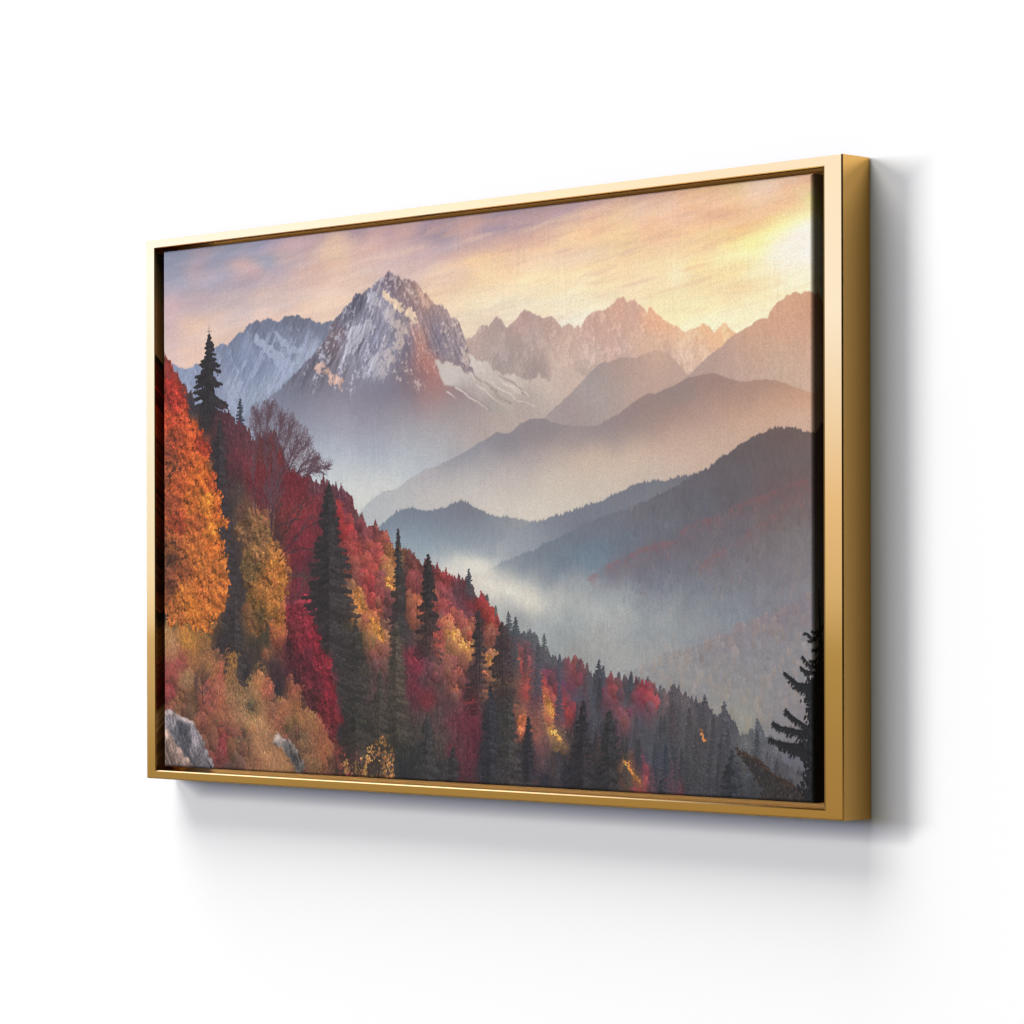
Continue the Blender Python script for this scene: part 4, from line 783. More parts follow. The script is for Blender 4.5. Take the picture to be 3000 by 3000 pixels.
'c_slope':[[15,358,170,50,40],[53,386,175,55,40],[14,425,190,75,40],[75,428,185,75,40],[117,462,200,90,40],[53,481,185,85,45],[14,506,150,70,45],[96,509,205,95,40],[160,498,175,65,40],[31,548,150,80,45],[138,551,205,105,40],[53,589,185,90,40],[168,578,210,110,35],[193,592,205,95,40],[31,642,160,80,45],[117,644,200,110,40],[180,645,220,135,40],[218,660,210,110,40],[52,697,165,75,40],[138,698,185,100,45],[201,713,215,130,40],[31,750,150,90,45],[116,751,190,110,45],[201,752,205,115,40],[30,791,110,70,45],[73,818,150,85,45],[159,792,195,115,45],[226,806,200,120,45],[73,877,205,125,45],[158,864,200,115,45],[200,877,195,115,45],[30,850,120,70,45],[116,917,205,125,40],[200,912,200,120,45],[73,936,190,115,50],[346,683,135,92,60],[367,702,150,100,60],[346,728,130,88,58],[387,729,160,108,62],[366,768,165,110,60],[419,768,180,110,50],[439,802,205,120,45],[467,826,210,120,40],[346,807,120,88,50],[386,877,170,105,45],[427,864,195,115,45],[366,904,150,100,45],[427,917,190,115,45],[459,943,195,110,45],[366,951,130,85,50],[447,974,185,95,50],[378,930,105,80,45],[507,917,160,40,60],[546,916,180,45,65],[507,955,140,42,55],[566,942,185,45,65],[526,994,150,38,55],[586,981,185,35,60],[487,1008,90,38,48],[566,1033,130,38,55],[605,1032,165,35,55],[636,1045,185,40,60],[526,1046,110,38,50],[506,1072,85,38,48],[585,1084,135,38,55],[644,1083,165,35,55],[644,1121,170,35,55],[585,1123,115,40,50],[624,1147,150,38,52],[663,1172,145,38,50],[624,1186,140,42,50],[643,1211,120,40,48],[565,1149,105,45,50],[117,402,60,55,65],[181,405,50,45,52],[160,458,52,45,52],[202,513,55,45,55],[244,487,70,45,55],[222,593,60,48,50],[264,594,75,48,55],[285,621,80,62,60],[251,660,62,52,52],[285,568,90,45,55],[264,462,105,50,65],[252,443,95,50,62],[277,489,100,50,62],[243,726,60,50,52],[259,806,58,50,52],[306,529,120,50,60],[347,557,125,45,55],[326,504,105,55,65],[367,584,125,40,50],[408,519,105,50,55],[428,546,120,45,50],[468,560,125,38,45],[508,588,125,35,50],[448,599,110,40,48],[387,637,110,42,52],[547,602,120,38,48],[528,627,130,40,52],[587,615,110,60,72],[587,654,135,45,55],[527,679,140,45,50],[468,704,120,45,48],[547,718,140,40,55],[606,719,120,42,55],[507,756,125,40,52],[567,757,140,38,55],[527,782,125,35,48],[567,796,100,40,55],[507,821,110,35,48],[606,783,85,50,58],[586,822,90,45,55],[447,729,85,48,50],[326,675,110,70,55],[305,714,85,60,55],[284,767,65,52,52],[284,820,58,50,52],[399,813,90,75,50],[407,750,120,75,55],[645,681,50,45,50],[645,732,52,45,50],[664,784,60,52,50],[684,643,110,60,75],[703,669,125,55,68],[676,687,185,45,50],[714,721,185,48,52],[741,696,110,65,70],[760,721,130,60,65],[741,772,175,65,60],[760,797,180,75,62],[703,771,165,55,55],[714,822,135,70,58],[683,822,75,62,52],[26,936,55,50,45],[12,972,190,130,75],[116,952,130,85,45],[94,985,205,130,45],[115,1001,190,120,45],[166,989,150,100,50],[30,999,185,125,80],[30,1026,185,115,75],[29,1066,165,70,65],[12,1107,165,60,60],[73,1052,160,75,65],[94,1092,160,115,75],[115,1038,165,100,55],[170,1037,155,100,60],[200,1064,165,105,60],[158,1091,120,75,55],[225,1077,180,80,60],[221,1103,185,100,70],[179,1131,160,75,65],[233,1143,175,85,60],[115,1132,110,75,50],[72,1146,130,80,55],[262,1076,165,110,55],[275,1041,185,120,50],[250,1063,130,85,55],[283,1102,160,110,65],[262,1129,175,120,75],[242,1010,55,48,52],[283,983,58,50,52],[263,930,62,52,54],[304,877,65,55,55],[324,1036,62,52,52],[366,1009,65,55,48],[386,1048,70,55,48],[324,1075,48,44,48],[426,1047,72,48,52],[446,1086,62,42,50],[446,1125,52,46,50],[406,951,75,65,48],[406,995,75,65,48],[459,1003,120,60,50],[410,1024,150,90,60],[377,1095,190,115,65],[398,1113,185,95,65],[365,1127,165,115,70],[385,1153,150,105,65],[345,1154,80,70,60],[324,1141,165,120,75],[316,1168,185,130,80],[344,1188,190,135,80],[385,1205,185,130,82],[283,1168,175,115,75],[241,1169,165,95,65],[199,1170,150,80,60],[446,1178,165,95,65],[466,1159,175,100,65],[426,1165,150,90,62],[518,1106,165,85,60],[526,1150,160,95,55],[538,1175,165,105,60],[565,1187,150,100,60],[506,1202,125,85,58],[605,1199,165,100,60],[636,1224,175,100,60],[585,1239,150,90,60],[624,1263,165,90,55],[545,1240,130,85,58],[506,1228,110,75,58],[283,1221,145,85,62],[324,1233,110,70,55],[241,1236,150,60,55],[199,1224,130,75,58],[241,1276,140,58,55],[282,1274,120,80,55],[324,1273,130,85,60],[365,1245,175,120,78],[405,1270,185,125,78],[446,1282,180,120,75],[365,1293,150,95,65],[262,1307,95,65,58],[466,1307,170,115,70],[405,1244,165,110,75],[405,1304,165,110,72],[573,1290,140,95,62],[545,1279,120,85,60],[682,1261,120,50,48],[643,1288,110,70,52],[720,1273,110,50,50],[739,1297,90,55,50],[682,1210,50,44,48],[740,1208,45,44,48],[702,1158,48,46,48],[740,1132,62,58,54],[682,1108,55,52,52],[759,1081,72,64,56],[702,1056,62,57,54],[663,1006,58,55,55],[721,1005,62,56,52],[644,942,55,50,52],[702,942,68,60,52],[606,891,68,55,58],[683,878,75,65,55],[645,852,72,60,58],[586,852,95,45,55],[527,865,120,40,55],[507,891,110,42,55],[752,891,195,120,70],[748,924,205,130,70],[760,936,165,95,65],[741,865,170,110,75],[760,842,175,65,75],[605,942,55,48,50],[625,993,55,48,50],[663,1044,58,50,52],[737,832,140,75,55],[751,877,205,120,60],[755,912,215,135,60],[764,847,185,60,60],[791,827,190,60,60],[791,877,165,45,55],[808,912,195,85,60],[799,936,215,120,55],[821,965,220,140,60],[834,986,205,125,65],[830,1009,170,85,70],[821,1039,130,70,70],[835,847,135,65,70],[856,845,225,145,65],[869,859,220,135,60],[848,877,115,60,68],[856,921,105,60,65],[843,950,110,62,68],[904,848,62,55,55],[904,906,60,52,52],[908,950,58,55,58],[878,979,80,70,60],[939,848,150,65,62],[947,897,205,100,62],[938,935,165,85,62],[973,915,190,95,65],[994,863,60,50,48],[998,906,62,52,50],[1015,892,150,75,65],[1049,843,165,55,60],[1057,877,150,65,72],[1040,906,175,65,65],[1066,906,155,65,72],[1091,877,100,65,75],[1116,877,120,55,65],[1132,897,135,45,55],[1112,920,115,65,80],[1174,906,175,50,50],[1202,920,180,55,52],[1210,943,170,60,52],[1161,900,150,45,50],[1141,880,80,72,80],[1099,937,175,75,68],[1124,955,185,85,68],[1078,966,225,140,70],[1099,983,232,160,75],[1124,1000,238,170,75],[1078,1007,190,120,75],[1057,966,195,110,75],[1032,978,180,70,65],[1023,998,190,75,62],[1015,944,110,65,65],[989,978,110,65,62],[955,979,100,65,62],[981,950,110,72,68],[930,979,75,62,65],[1057,1001,165,90,70],[1040,1024,150,85,75],[1078,1030,150,85,70],[1111,1023,160,85,68],[942,1025,145,45,65],[955,1051,140,42,62],[929,1061,115,48,62],[951,1101,125,42,58],[942,1130,95,48,58],[972,1080,90,55,65],[994,1022,95,58,68],[997,1132,130,45,55],[980,1124,120,42,55],[1015,1065,120,70,70],[1057,1064,135,75,72],[1099,1058,150,62,62],[1086,1098,185,95,65],[1065,1093,130,72,68],[1036,1094,95,62,65],[1119,1092,105,55,65],[1132,1120,145,45,55],[1099,1121,110,60,66],[1057,1136,95,60,66],[1014,1152,85,65,68],[1077,1179,110,52,62],[1119,1178,115,45,60],[1140,1163,120,42,58],[1152,1206,100,38,55],[1098,1222,100,52,62],[1077,1237,105,48,60],[1140,1249,100,40,58],[1119,1278,90,42,55],[1119,1293,80,42,52],[1048,1209,88,66,66],[1023,1238,75,64,60],[737,980,62,58,52],[732,1040,52,50,48],[754,1084,60,56,50],[736,1129,52,52,50],[790,1069,78,66,58],[790,1128,80,62,60],[821,1098,95,64,66],[864,1038,78,68,58],[895,1067,80,70,60],[877,1111,72,62,56],[864,1155,68,60,56],[820,1171,72,62,56],[754,1188,52,50,48],[907,1154,72,64,58],[972,1167,85,66,66],[929,1212,64,60,56],[972,1211,72,64,60],[864,1214,52,50,48],[798,1231,50,48,46],[907,1257,52,52,50],[972,1269,48,48,50],[907,1286,44,45,50],[1014,1282,50,52,54],[1056,1280,62,58,60],[950,1241,52,52,52],[709,1248,60,50,46],[727,1277,140,55,55],[776,1276,100,75,58],[820,1259,100,75,55],[833,1288,100,75,56],[754,1300,110,70,55],[736,1307,120,60,52],[1165,934,62,52,55],[1165,977,85,55,55],[1165,1020,110,65,60],[1202,977,165,80,68],[1194,1025,225,150,75],[1206,1034,225,145,75],[1181,1048,150,95,68],[1177,1060,215,110,80],[1198,1005,120,75,65],[1140,1034,110,65,62],[1132,1063,75,50,58],[1173,1077,85,60,65],[1194,1099,190,110,75],[1239,977,65,52,55],[1243,1019,75,60,58],[1243,1061,95,72,58],[1263,999,90,60,62],[1214,1062,90,70,58],[1222,1082,165,120,65],[1283,1075,150,95,65],[1275,1004,130,65,72],[1222,1104,80,60,62],[1263,1104,75,62,60],[1303,1018,150,80,82],[1323,1004,120,75,85],[1303,1055,170,72,68],[1335,1074,195,80,65],[1367,1087,190,75,65],[1323,1102,185,62,65],[1303,1089,175,80,72],[1355,1116,180,55,62],[1383,1110,200,105,65],[1398,1137,220,150,65],[1383,1129,200,120,68],[1414,1114,165,60,70],[1383,1082,150,55,72],[1422,1100,145,50,65],[1402,1059,110,60,78],[1441,1128,165,52,62],[1469,1141,165,52,60],[1453,1155,150,58,65],[1402,1165,185,95,72],[1430,1164,165,72,70],[1398,1182,230,165,80],[1418,1195,225,160,75],[1430,1206,205,135,75],[1374,1185,140,85,75],[1323,1130,150,85,75],[1303,1159,210,110,72],[1303,1182,200,95,70],[1343,1172,175,95,75],[1351,1200,155,85,75],[1382,1213,115,75,78],[1362,1227,120,72,76],[1366,1255,100,72,78],[1283,1131,85,68,62],[1283,1174,70,62,60],[1202,1133,52,52,58],[1202,1176,48,50,56],[1189,1233,45,48,60],[1181,1276,50,52,60],[1242,1146,62,60,60],[1242,1203,58,56,58],[1262,1259,62,58,60],[1282,1286,60,55,58],[1323,1215,45,45,52],[1335,1256,40,42,58],[1382,1297,48,48,58],[1422,1239,58,54,62],[1441,1197,55,50,55],[1480,1168,48,45,50],[1480,1224,48,46,52],[1461,1280,44,44,54],[1402,1268,68,62,70],[1283,968,85,90,100],[1335,981,88,92,102],[1363,1009,98,95,108],[1403,1031,92,92,102],[1363,1046,95,85,102],[1422,1073,92,80,100],[1461,1086,120,60,80],[1461,1039,155,75,80],[1442,1039,110,80,95],[1481,1058,130,62,72],[1500,1099,88,82,98],[1480,1119,80,78,95],[1461,1108,95,72,92],[1520,1068,90,85,95],[1547,1053,70,72,82],[1547,1081,72,76,86],[1531,1109,78,82,95],[1562,1122,100,70,85],[1566,1108,115,60,72],[1596,1083,190,62,72],[1604,1107,135,65,80],[1589,1094,150,65,75],[1630,1087,72,75,85],[1649,1074,70,75,85],[1626,1120,82,82,95],[1675,1084,165,55,70],[1690,1097,170,55,70],[1716,1102,200,75,75],[1720,1113,190,85,80],[1675,1114,140,55,75],[1664,1130,105,70,88],[1701,1127,110,75,90],[1608,1074,110,75,85],[1735,1096,95,92,100],[1738,1118,90,90,98],[1753,1107,140,100,105],[1775,1098,88,84,92],[1797,1111,102,92,98],[1775,1130,84,82,92],[1811,1130,100,92,98],[1848,1129,84,82,90],[1869,1120,82,78,86],[1869,1142,84,82,92],[1883,1154,100,95,102],[1923,1135,82,82,92],[1926,1167,82,82,92],[1947,1192,90,90,98],[1983,1199,105,106,110],[2018,1164,92,96,104],[2024,1203,98,100,110],[2042,1216,105,106,114],[1623,1142,165,75,80],[1626,1153,140,70,82],[1596,1162,85,78,92],[1535,1150,85,85,98],[1543,1177,70,68,80],[1664,1160,85,85,95],[1738,1158,85,86,95],[1793,1157,86,86,94],[1837,1164,90,88,92],[1829,1196,86,84,88],[1682,1200,78,80,90],[1745,1204,75,82,98],[1775,1211,80,84,95],[1901,1207,82,82,90],[1811,1237,78,80,88],[1883,1248,80,80,88],[1738,1239,70,80,98],[1701,1240,78,82,95],[1645,1215,72,72,82],[1581,1176,50,50,54],[1585,1217,48,47,50],[1584,1258,58,52,50],[1619,1230,56,52,54],[1637,1248,165,110,65],[1656,1272,180,110,62],[1667,1288,180,105,62],[1641,1283,100,65,55],[1660,1310,160,62,65],[1682,1268,135,60,78],[1701,1281,145,60,78],[1671,1250,130,55,75],[1716,1302,115,68,85],[1767,1265,115,70,85],[1774,1284,140,70,90],[1796,1302,135,65,82],[1756,1301,95,75,88],[1741,1304,52,54,62],[1829,1290,75,75,84],[1865,1301,70,72,82],[1811,1277,78,76,85],[1550,1273,50,46,50],[1542,1301,45,44,52],[1588,1313,48,46,52],[1523,1247,55,48,50],[1527,1213,110,75,62],[1531,1233,90,58,58],[1936,1272,62,64,72],[1936,1299,60,62,70],[1972,1258,76,78,86],[1982,1297,66,68,76],[2024,1282,64,64,70],[2076,1301,58,57,63],[2059,1254,88,86,94],[2110,1265,92,90,98]],
'slope':[[-42,258],[-1,267],[34,300],[54,326],[84,347],[77,352],[118,376],[130,411],[244,426],[281,441],[293,457],[339,470],[351,502],[400,482],[444,484],[464,516],[484,548],[494,569],[524,583],[548,591],[583,602],[614,606],[641,617],[653,625],[676,622],[707,634],[726,649],[738,680],[757,696],[772,704],[742,693],[756,699],[778,714],[813,718],[835,733],[857,745],[874,768],[913,769],[943,790],[960,804],[998,810],[1032,825],[1070,840],[1085,848],[1116,851],[1141,869],[1161,886],[1182,897],[1211,909],[1229,937],[1237,945],[1253,964],[1275,969],[1315,973],[1339,969],[1367,998],[1399,1024],[1422,1034],[1453,1029],[1485,1033],[1512,1046],[1528,1061],[1547,1056],[1581,1068],[1611,1074],[1642,1074],[1672,1077],[1701,1082],[1727,1092],[1753,1097],[1775,1087],[1797,1099],[1822,1112],[1848,1118],[1869,1107],[1883,1131],[1898,1143],[1923,1122],[1947,1153],[1961,1181],[1990,1189],[2018,1159],[2038,1179],[2056,1207],[2080,1230],[2128,1254],[2178,1289],[2215,1303]],
'p_orange':[[-29,331],[15,322],[28,328],[54,335],[71,355],[96,383],[105,407],[92,420],[130,446],[148,460],[160,484],[185,501],[193,518],[172,538],[180,560],[216,569],[206,593],[210,619],[237,633],[230,673],[224,692],[262,692],[260,700],[220,707],[214,726],[248,742],[243,766],[257,793],[251,819],[256,827],[268,851],[251,872],[246,893],[221,932],[183,936],[197,968],[158,968],[116,958],[73,952],[47,950],[34,966],[21,953],[23,923],[-3,912],[-40,915]],
'p_yellow':[[322,685],[342,667],[367,678],[391,695],[407,710],[429,729],[431,745],[439,755],[435,776],[451,782],[459,797],[473,810],[479,829],[463,841],[459,859],[485,875],[463,893],[479,930],[471,950],[475,974],[447,982],[431,972],[414,961],[366,977],[333,962],[349,935],[337,909],[333,877],[321,840],[309,820],[313,793],[325,767],[321,743],[284,735],[284,706]],
'p_red':[[479,911],[503,901],[547,898],[552,919],[578,929],[584,942],[597,965],[609,993],[611,1011],[623,1032],[636,1024],[650,1044],[648,1073],[663,1098],[663,1118],[669,1129],[659,1149],[690,1169],[674,1190],[667,1216],[659,1241],[643,1226],[628,1199],[605,1174],[565,1156],[554,1131],[518,1098],[494,1059],[487,1008],[483,956]],
'p_rock1':[[-41,1184],[-6,1178],[23,1164],[33,1172],[64,1182],[102,1197],[115,1199],[136,1220],[157,1241],[170,1267],[191,1283],[199,1304],[203,1339],[-41,1348]],
'p_rock1b':[[-41,1231],[-4,1232],[16,1223],[37,1245],[55,1257],[80,1281],[102,1296],[114,1312],[119,1342],[-41,1348]],
'p_rock1d':[[33,1223],[59,1201],[102,1198],[110,1213],[115,1253],[106,1275],[131,1306],[127,1342],[114,1315],[80,1278],[50,1250]],
'p_rock2':[[426,1229],[440,1220],[458,1224],[466,1230],[482,1229],[502,1238],[514,1254],[526,1266],[541,1281],[547,1299],[543,1326],[529,1326],[506,1293],[482,1268],[458,1253],[430,1243]],
'p_rock2d':[[466,1237],[486,1234],[500,1246],[510,1264],[525,1282],[533,1305],[521,1305],[502,1283],[482,1262]],
'p_lit':[[[829,159],[845,157],[866,169],[892,183],[918,196],[940,206],[968,219],[965,225],[948,227],[961,248],[940,238],[918,219],[892,206],[868,193],[849,177]],[[586,328],[600,311],[628,318],[650,337],[677,345],[700,363],[717,384],[695,378],[668,368],[632,354],[600,341]],[[944,160],[970,170],[991,186],[1006,199],[1000,216],[985,209],[974,191],[957,175]]],
'p_snow':[[[351,236],[382,232],[405,249],[443,272],[480,295],[513,306],[550,296],[591,285],[559,306],[522,331],[466,358],[424,378],[395,373],[429,357],[466,340],[447,315],[419,289],[382,269]],[[420,222],[457,233],[485,256],[518,270],[536,265],[550,281],[517,288],[480,277],[448,251]],[[705,221],[731,231],[767,231],[793,217],[820,240],[807,260],[767,272],[731,300],[695,304],[704,269]],[[767,163],[794,153],[820,166],[802,186],[794,206],[776,196],[789,179]],[[831,199],[871,205],[918,254],[909,286],[879,313],[861,348],[826,370],[782,384],[813,339],[853,306],[888,279],[875,249]],[[774,326],[800,309],[844,294],[862,298],[827,322],[791,350],[778,367]]],
'p_snowf':[[1016,325],[1041,334],[1075,341],[1100,351],[1129,361],[1154,377],[1142,356],[1131,321],[1158,334],[1191,347],[1224,360],[1248,373],[1280,374],[1296,386],[1332,391],[1356,386],[1364,373],[1372,390],[1400,394],[1408,369],[1439,365],[1486,384],[1513,391],[1478,417],[1423,454],[1360,493],[1300,477],[1240,463],[1182,452],[1141,425],[1092,399],[1050,389],[1033,362]],
'streak_snow':[[[1092,399],[1141,425],[1199,453]],[[1158,394],[1191,413],[1223,434],[1252,446]],[[1199,387],[1248,412],[1296,437],[1352,453]],[[1232,386],[1276,408],[1304,423]],[[1058,407],[1075,413],[1091,425]],[[1248,395],[1296,409],[1332,430]]],
'streak_dark':[[[1150,374],[1170,386]],[[1199,404],[1236,426],[1272,442]],[[1236,378],[1280,397],[1312,421]],[[1183,387],[1223,414]],[[1108,400],[1158,428],[1199,453]]],
'red1':[[1513,845],[1570,818],[1627,799],[1676,780],[1724,767],[1776,765],[1812,736],[1849,724],[1903,707],[1935,701],[1984,684],[2043,669],[2095,652],[2156,638]],
'red2':[[1848,817],[1884,799],[1927,781],[1973,757],[2008,737],[2043,722],[2095,689],[2129,671],[2173,659]],
'con_far':[[1131,821,1130,886,22,72,78,86,1.0],[1097,837,1097,897,21,108,66,76,0.7],[1180,877,1180,903,9,120,85,90,0.8],[1191,877,1191,910,13,78,82,87,1],[1220,904,1220,943,10,100,104,102,0.8],[1262,917,1262,968,17,82,88,94,0.9],[1285,931,1285,979,20,74,80,87,1],[1315,963,1315,993,16,90,94,100,0.8],[1329,965,1329,998,15,90,93,100,0.9],[1341,967,1341,1004,14,92,94,102,0.9],[1377,967,1377,1023,14,90,94,94,0.75],[1405,1014,1404,1048,10,86,88,92,0.9],[1426,1013,1426,1075,13,80,82,94,1],[1454,1018,1453,1047,12,132,78,88,0.9],[1485,1027,1485,1052,10,88,82,92,1],[1496,1028,1496,1074,15,80,80,90,1],[1549,1026,1549,1125,28,72,74,84,1],[1562,1037,1562,1094,15,80,80,90,0.8],[1610,1050,1610,1077,9,88,80,88,0.9],[1628,1056,1628,1079,8,95,80,88,0.8],[1648,1049,1648,1120,14,70,74,84,1],[1672,1061,1672,1084,10,102,97,102,0.9],[1698,1059,1698,1086,9,98,92,97,0.85],[1735,1077,1735,1134,12,92,90,97,1],[1772,1076,1772,1147,20,88,84,92,1],[1786,1085,1786,1130,15,96,90,96,0.8],[1797,1092,1797,1133,13,100,92,97,0.9],[1815,1103,1815,1138,12,102,94,100,0.9],[1852,1111,1852,1158,14,84,80,88,1],[1866,1096,1865,1171,19,82,78,86,1],[1922,1111,1922,1212,30,86,86,94,1],[2017,1143,2017,1222,24,94,98,106,1],[1980,1181,1980,1218,16,107,108,114,0.9]],
'con_near':[[1,256,1,336,25,66,60,66,0.9],[185,228,184,429,85,46,44,49,1.0],[86,342,85,433,29,70,68,80,0.9],[111,361,111,451,34,66,62,74,0.9],[307,391,307,470,27,62,68,82,1],[260,424,260,477,24,66,56,66,0.8],[281,433,281,489,19,66,56,66,0.8]],
'con_big':[[227,439,225,992,90,54,47,52,0.9],[286,890,285,1182,62,58,51,53,0.9],[737,945,736,1366,85,57,53,49,0.95],[823,1062,822,1377,66,66,60,55,0.9],[642,619,641,1117,156,52,47,50,1.0],[889,728,888,973,36,52,50,52,1.0],[993,789,993,1019,54,48,42,44,0.95],[1162,917,1161,1143,50,58,48,52,0.6],[1240,950,1239,1132,62,60,49,53,0.7],[882,944,881,1243,68,74,66,58,0.5],[1326,1154,1326,1302,29,46,44,50,1.0],[1500,1122,1499,1334,70,47,44,49,0.95],[1581,1140,1580,1335,62,50,49,52,0.95],[1943,1222,1943,1325,53,50,52,58,0.95],[1742,1282,1742,1333,31,54,54,63,0.9],[989,1161,988,1370,60,58,56,57,0.9],[1202,1096,1201,1361,57,49,49,56,0.95],[1263,1123,1262,1358,61,60,56,57,0.9],[1077,1237,1077,1395,50,52,48,52,0.85]],
'leader':[[185,196],[185,233]],
'leader2':[[174,212],[185,216],[196,213]],
'thin':[[[954,833],[954,956]],[[998,921],[998,1007]],[[1165,934],[1166,1085]],[[1241,965],[1243,1104]]],
'bare':[[[[427,716],[428,638],[440,560],[448,495]],[[423,703],[408,598],[412,520],[408,446]],[[432,677],[456,573],[492,548],[540,498]],[[456,586],[488,561],[508,523],[524,487]],[[492,569],[512,544],[540,521],[568,509]],[[367,676],[355,583],[371,518],[367,447]],[[408,506],[384,461],[367,421]],[[408,467],[420,436],[424,415]],[[440,520],[460,474],[468,443]],[[468,542],[480,501],[500,465]],[[524,583],[540,563],[567,550],[599,546]],[[548,589],[583,577],[614,572],[636,572]],[[528,580],[559,571],[591,564]]],[[[467,743],[488,691],[528,661],[567,643]],[[459,782],[507,746],[567,710],[622,693]],[[455,797],[487,777],[535,764],[598,770]],[[448,709],[476,704],[527,692]],[[480,725],[539,666],[575,654]],[[487,829],[527,826],[566,834]],[[507,746],[539,718],[575,687]],[[427,729],[431,685],[460,657]]],[[[1,606],[14,582],[53,548],[83,493]],[[14,582],[57,562],[91,547]],[[0,755],[39,745],[78,740]],[[0,804],[39,791],[95,783]]],[[[155,1153],[158,1091],[154,1038],[166,1005]],[[157,1139],[183,1112],[208,1088]],[[157,1126],[132,1108],[128,1086]],[[158,1153],[191,1139],[241,1124]],[[130,1167],[132,1118],[128,1078]],[[158,1107],[179,1085],[191,1064]],[[430,1222],[446,1204],[470,1190]],[[442,1209],[442,1191],[430,1173]],[[450,1201],[478,1177]],[[507,896],[539,865],[551,836]],[[479,841],[519,831],[566,834]],[[530,1240],[526,1176],[522,1124]]]],
'spruce_tr':[[2186,878],[2189,927],[2191,1005],[2194,1108],[2195,1236],[2197,1339]],
'spruce_br':[[[[2189,971],[2169,970],[2159,962],[2149,960]],1],[[[2189,971],[2176,961],[2169,956]],1],[[[2189,974],[2172,976],[2159,977]],1],[[[2191,1005],[2179,1000],[2167,996]],2],[[[2191,1020],[2172,1020],[2162,1019]],3],[[[2192,1036],[2162,1026],[2144,1010]],3],[[[2192,1046],[2162,1041],[2137,1033]],4],[[[2194,1072],[2155,1070],[2128,1065],[2108,1055],[2094,1044]],6],[[[2194,1082],[2162,1080],[2142,1078],[2125,1073]],6],[[[2194,1108],[2172,1103],[2155,1096]],6],[[[2195,1164],[2162,1160],[2135,1148],[2111,1133],[2094,1122]],7],[[[2195,1175],[2155,1171],[2121,1164],[2087,1160],[2063,1150]],8],[[[2195,1193],[2155,1196],[2111,1195],[2073,1191],[2051,1184]],8],[[[2195,1211],[2155,1209],[2121,1205],[2094,1196]],9],[[[2195,1236],[2178,1232],[2155,1220]],9],[[[2195,1267],[2182,1258],[2162,1248]],9],[[[2197,1301],[2182,1289],[2168,1279]],9],[[[2197,1146],[2179,1144],[2162,1137]],7],[[[2197,1123],[2182,1121],[2165,1121]],6]],
'spruce_hole':[[2152,1070],[2162,1075],[2172,1072],[2177,1167],[2148,1207],[2172,1208]],
'broken':[[1953,1211],[1972,1221],[2000,1225],[2024,1240],[2059,1258],[2100,1279],[2161,1306],[2215,1323]],
'broken_p':[[1953,1211],[1975,1221],[1996,1222],[2031,1242],[2066,1261],[2107,1281],[2161,1305],[2215,1313],[2215,1347],[2024,1356],[2024,1305],[2038,1294],[2017,1282],[2003,1259],[1989,1244],[1975,1228]],
'shrub':[[691,1267],[727,1289],[780,1246],[829,1199],[860,1235],[868,1273],[877,1319],[682,1327]],
'shrub_st':[[[829,1197],[828,1245],[816,1310]],[[789,1228],[780,1276],[776,1317]],[[860,1235],[846,1273],[837,1315]],[[714,1218],[709,1263],[696,1308]],[[749,1277],[754,1318]],[[664,1268],[673,1321]]],
'tuft':[[[1849,1166],[1856,1169],[1864,1182],[1871,1192],[1867,1200],[1860,1192],[1853,1182]],[[1622,1249],[1637,1243],[1650,1250],[1643,1259],[1656,1272],[1675,1285],[1677,1293],[1663,1291],[1652,1280],[1639,1264]],[[1386,1179],[1398,1178],[1418,1190],[1435,1206],[1431,1211],[1414,1201],[1394,1190]],[[839,839],[856,836],[876,851],[878,865],[865,864],[843,853]],[[1289,1165],[1305,1152],[1319,1159],[1311,1176],[1313,1198],[1299,1201]],[[1051,964],[1061,956],[1070,966],[1080,955],[1091,969],[1111,986],[1136,1003],[1140,1012],[1111,1003],[1078,984]],[[1182,1021],[1194,1015],[1210,1031],[1214,1048],[1198,1042]],[[786,930],[808,933],[825,956],[843,980],[838,994],[817,980],[799,956]],[[1371,1099],[1391,1109],[1408,1134],[1412,1159],[1398,1154],[1383,1129]],[[733,853],[753,865],[777,915],[764,927],[742,921],[737,889]],[[1165,1054],[1186,1054],[1198,1068],[1181,1071],[1169,1063]]],
'c_tuft':[[230,140,75],[215,138,66],[228,165,78],[225,145,65],[215,115,72],[232,155,75],[222,148,76],[222,140,58],[215,140,66],[210,130,60],[215,115,82]],
'p_redrock':[[946,227],[961,245],[972,269],[991,290],[1003,320],[1025,350],[1039,380],[1029,402],[999,418],[982,406],[965,376],[948,346],[957,318],[948,288],[935,258]],
'mist':[[[1053,818],[1120,811],[1190,818],[1215,826]],[[1162,849],[1203,857],[1247,872]],[[1247,875],[1296,880],[1336,887]]],
'crown':[[345,444],[355,418],[368,402],[408,403],[428,416],[473,420],[508,442],[548,465],[575,509],[603,536],[636,570],[587,592],[528,583],[488,569],[468,537],[440,494],[400,493],[359,486]],
'crown_o':[[424,638]],
'fogline':[[755,856],[887,833],[994,819],[1058,809],[1120,806],[1182,808],[1231,802],[1284,807],[1344,827],[1423,858],[1513,897]],
'c_fog':[[1015,818,185,190,192],[1058,820,218,214,206],[1141,814,225,221,212],[1182,826,214,210,203],[1099,840,205,203,198],[1182,857,207,203,196],[1223,866,224,218,207],[1264,841,190,194,192],[1239,808,175,182,188],[1324,886,222,216,202],[1304,858,195,198,192],[1344,869,170,178,182]],
'size':[2200,1316]}

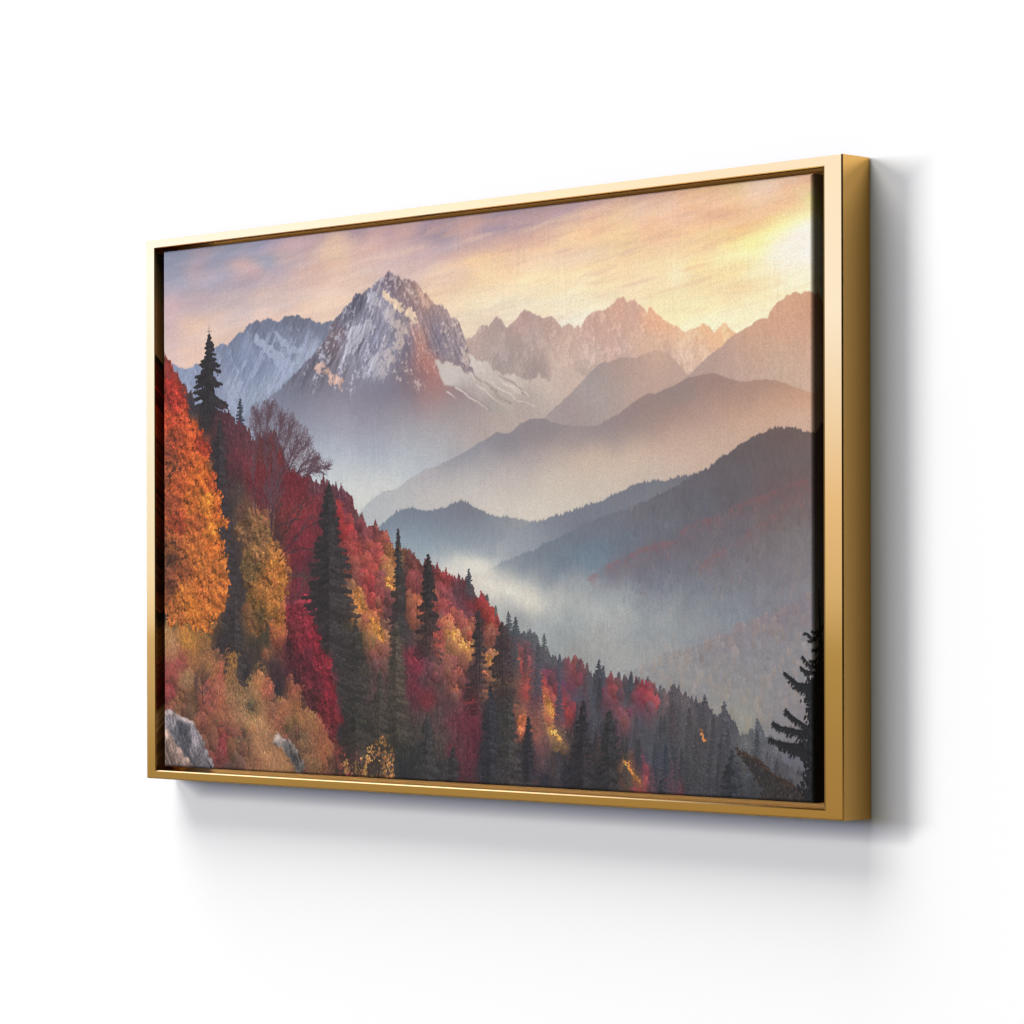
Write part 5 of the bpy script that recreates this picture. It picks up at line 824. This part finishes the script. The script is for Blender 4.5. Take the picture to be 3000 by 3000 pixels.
art = paint_print(PRINT_DATA)
hh, ww = art.shape[:2]
lin = art / 255.0
lin = np.where(lin <= 0.04045, lin / 12.92, ((lin + 0.055) / 1.055) ** 2.4) * 0.75
px = np.ones((hh, ww, 4), np.float32)
px[..., :3] = lin[::-1]
img = bpy.data.images.new('landscape_print', ww, hh, alpha=False, float_buffer=True)
img.colorspace_settings.name = 'Linear Rec.709'
img.pixels.foreach_set(px.ravel())
img.update()
img.pack()

m_print, n, l, b = material('printed_canvas')
ti = n.new('ShaderNodeTexImage')
ti.image = img
ti.extension = 'EXTEND'
ti.interpolation = 'Linear'
um = n.new('ShaderNodeUVMap'); um.uv_map = 'print'
l.new(um.outputs[0], ti.inputs[0])
l.new(ti.outputs[0], b.inputs['Base Color'])
b.inputs['Roughness'].default_value = 0.85
b.inputs['Specular IOR Level'].default_value = 0.12
tc = n.new('ShaderNodeTexCoord')
bp = n.new('ShaderNodeBump')
bp.inputs['Strength'].default_value = 0.10
bp.inputs['Distance'].default_value = 0.0004
w1 = n.new('ShaderNodeTexWave'); w2 = n.new('ShaderNodeTexWave'); ad = n.new('ShaderNodeMath'); ad.operation = 'ADD'
for w_, d_, s_ in ((w1, 'X', 260.0), (w2, 'Z', 300.0)):
    w_.bands_direction = d_
    w_.inputs['Scale'].default_value = s_
    w_.inputs['Distortion'].default_value = 1.2
    w_.inputs['Detail'].default_value = 2.0
    l.new(tc.outputs['Object'], w_.inputs['Vector'])
l.new(w1.outputs['Fac'], ad.inputs[0]); l.new(w2.outputs['Fac'], ad.inputs[1])
l.new(ad.outputs[0], bp.inputs['Height']); l.new(bp.outputs[0], b.inputs['Normal'])
canvas = link('canvas_print', bm, m_print, pic)
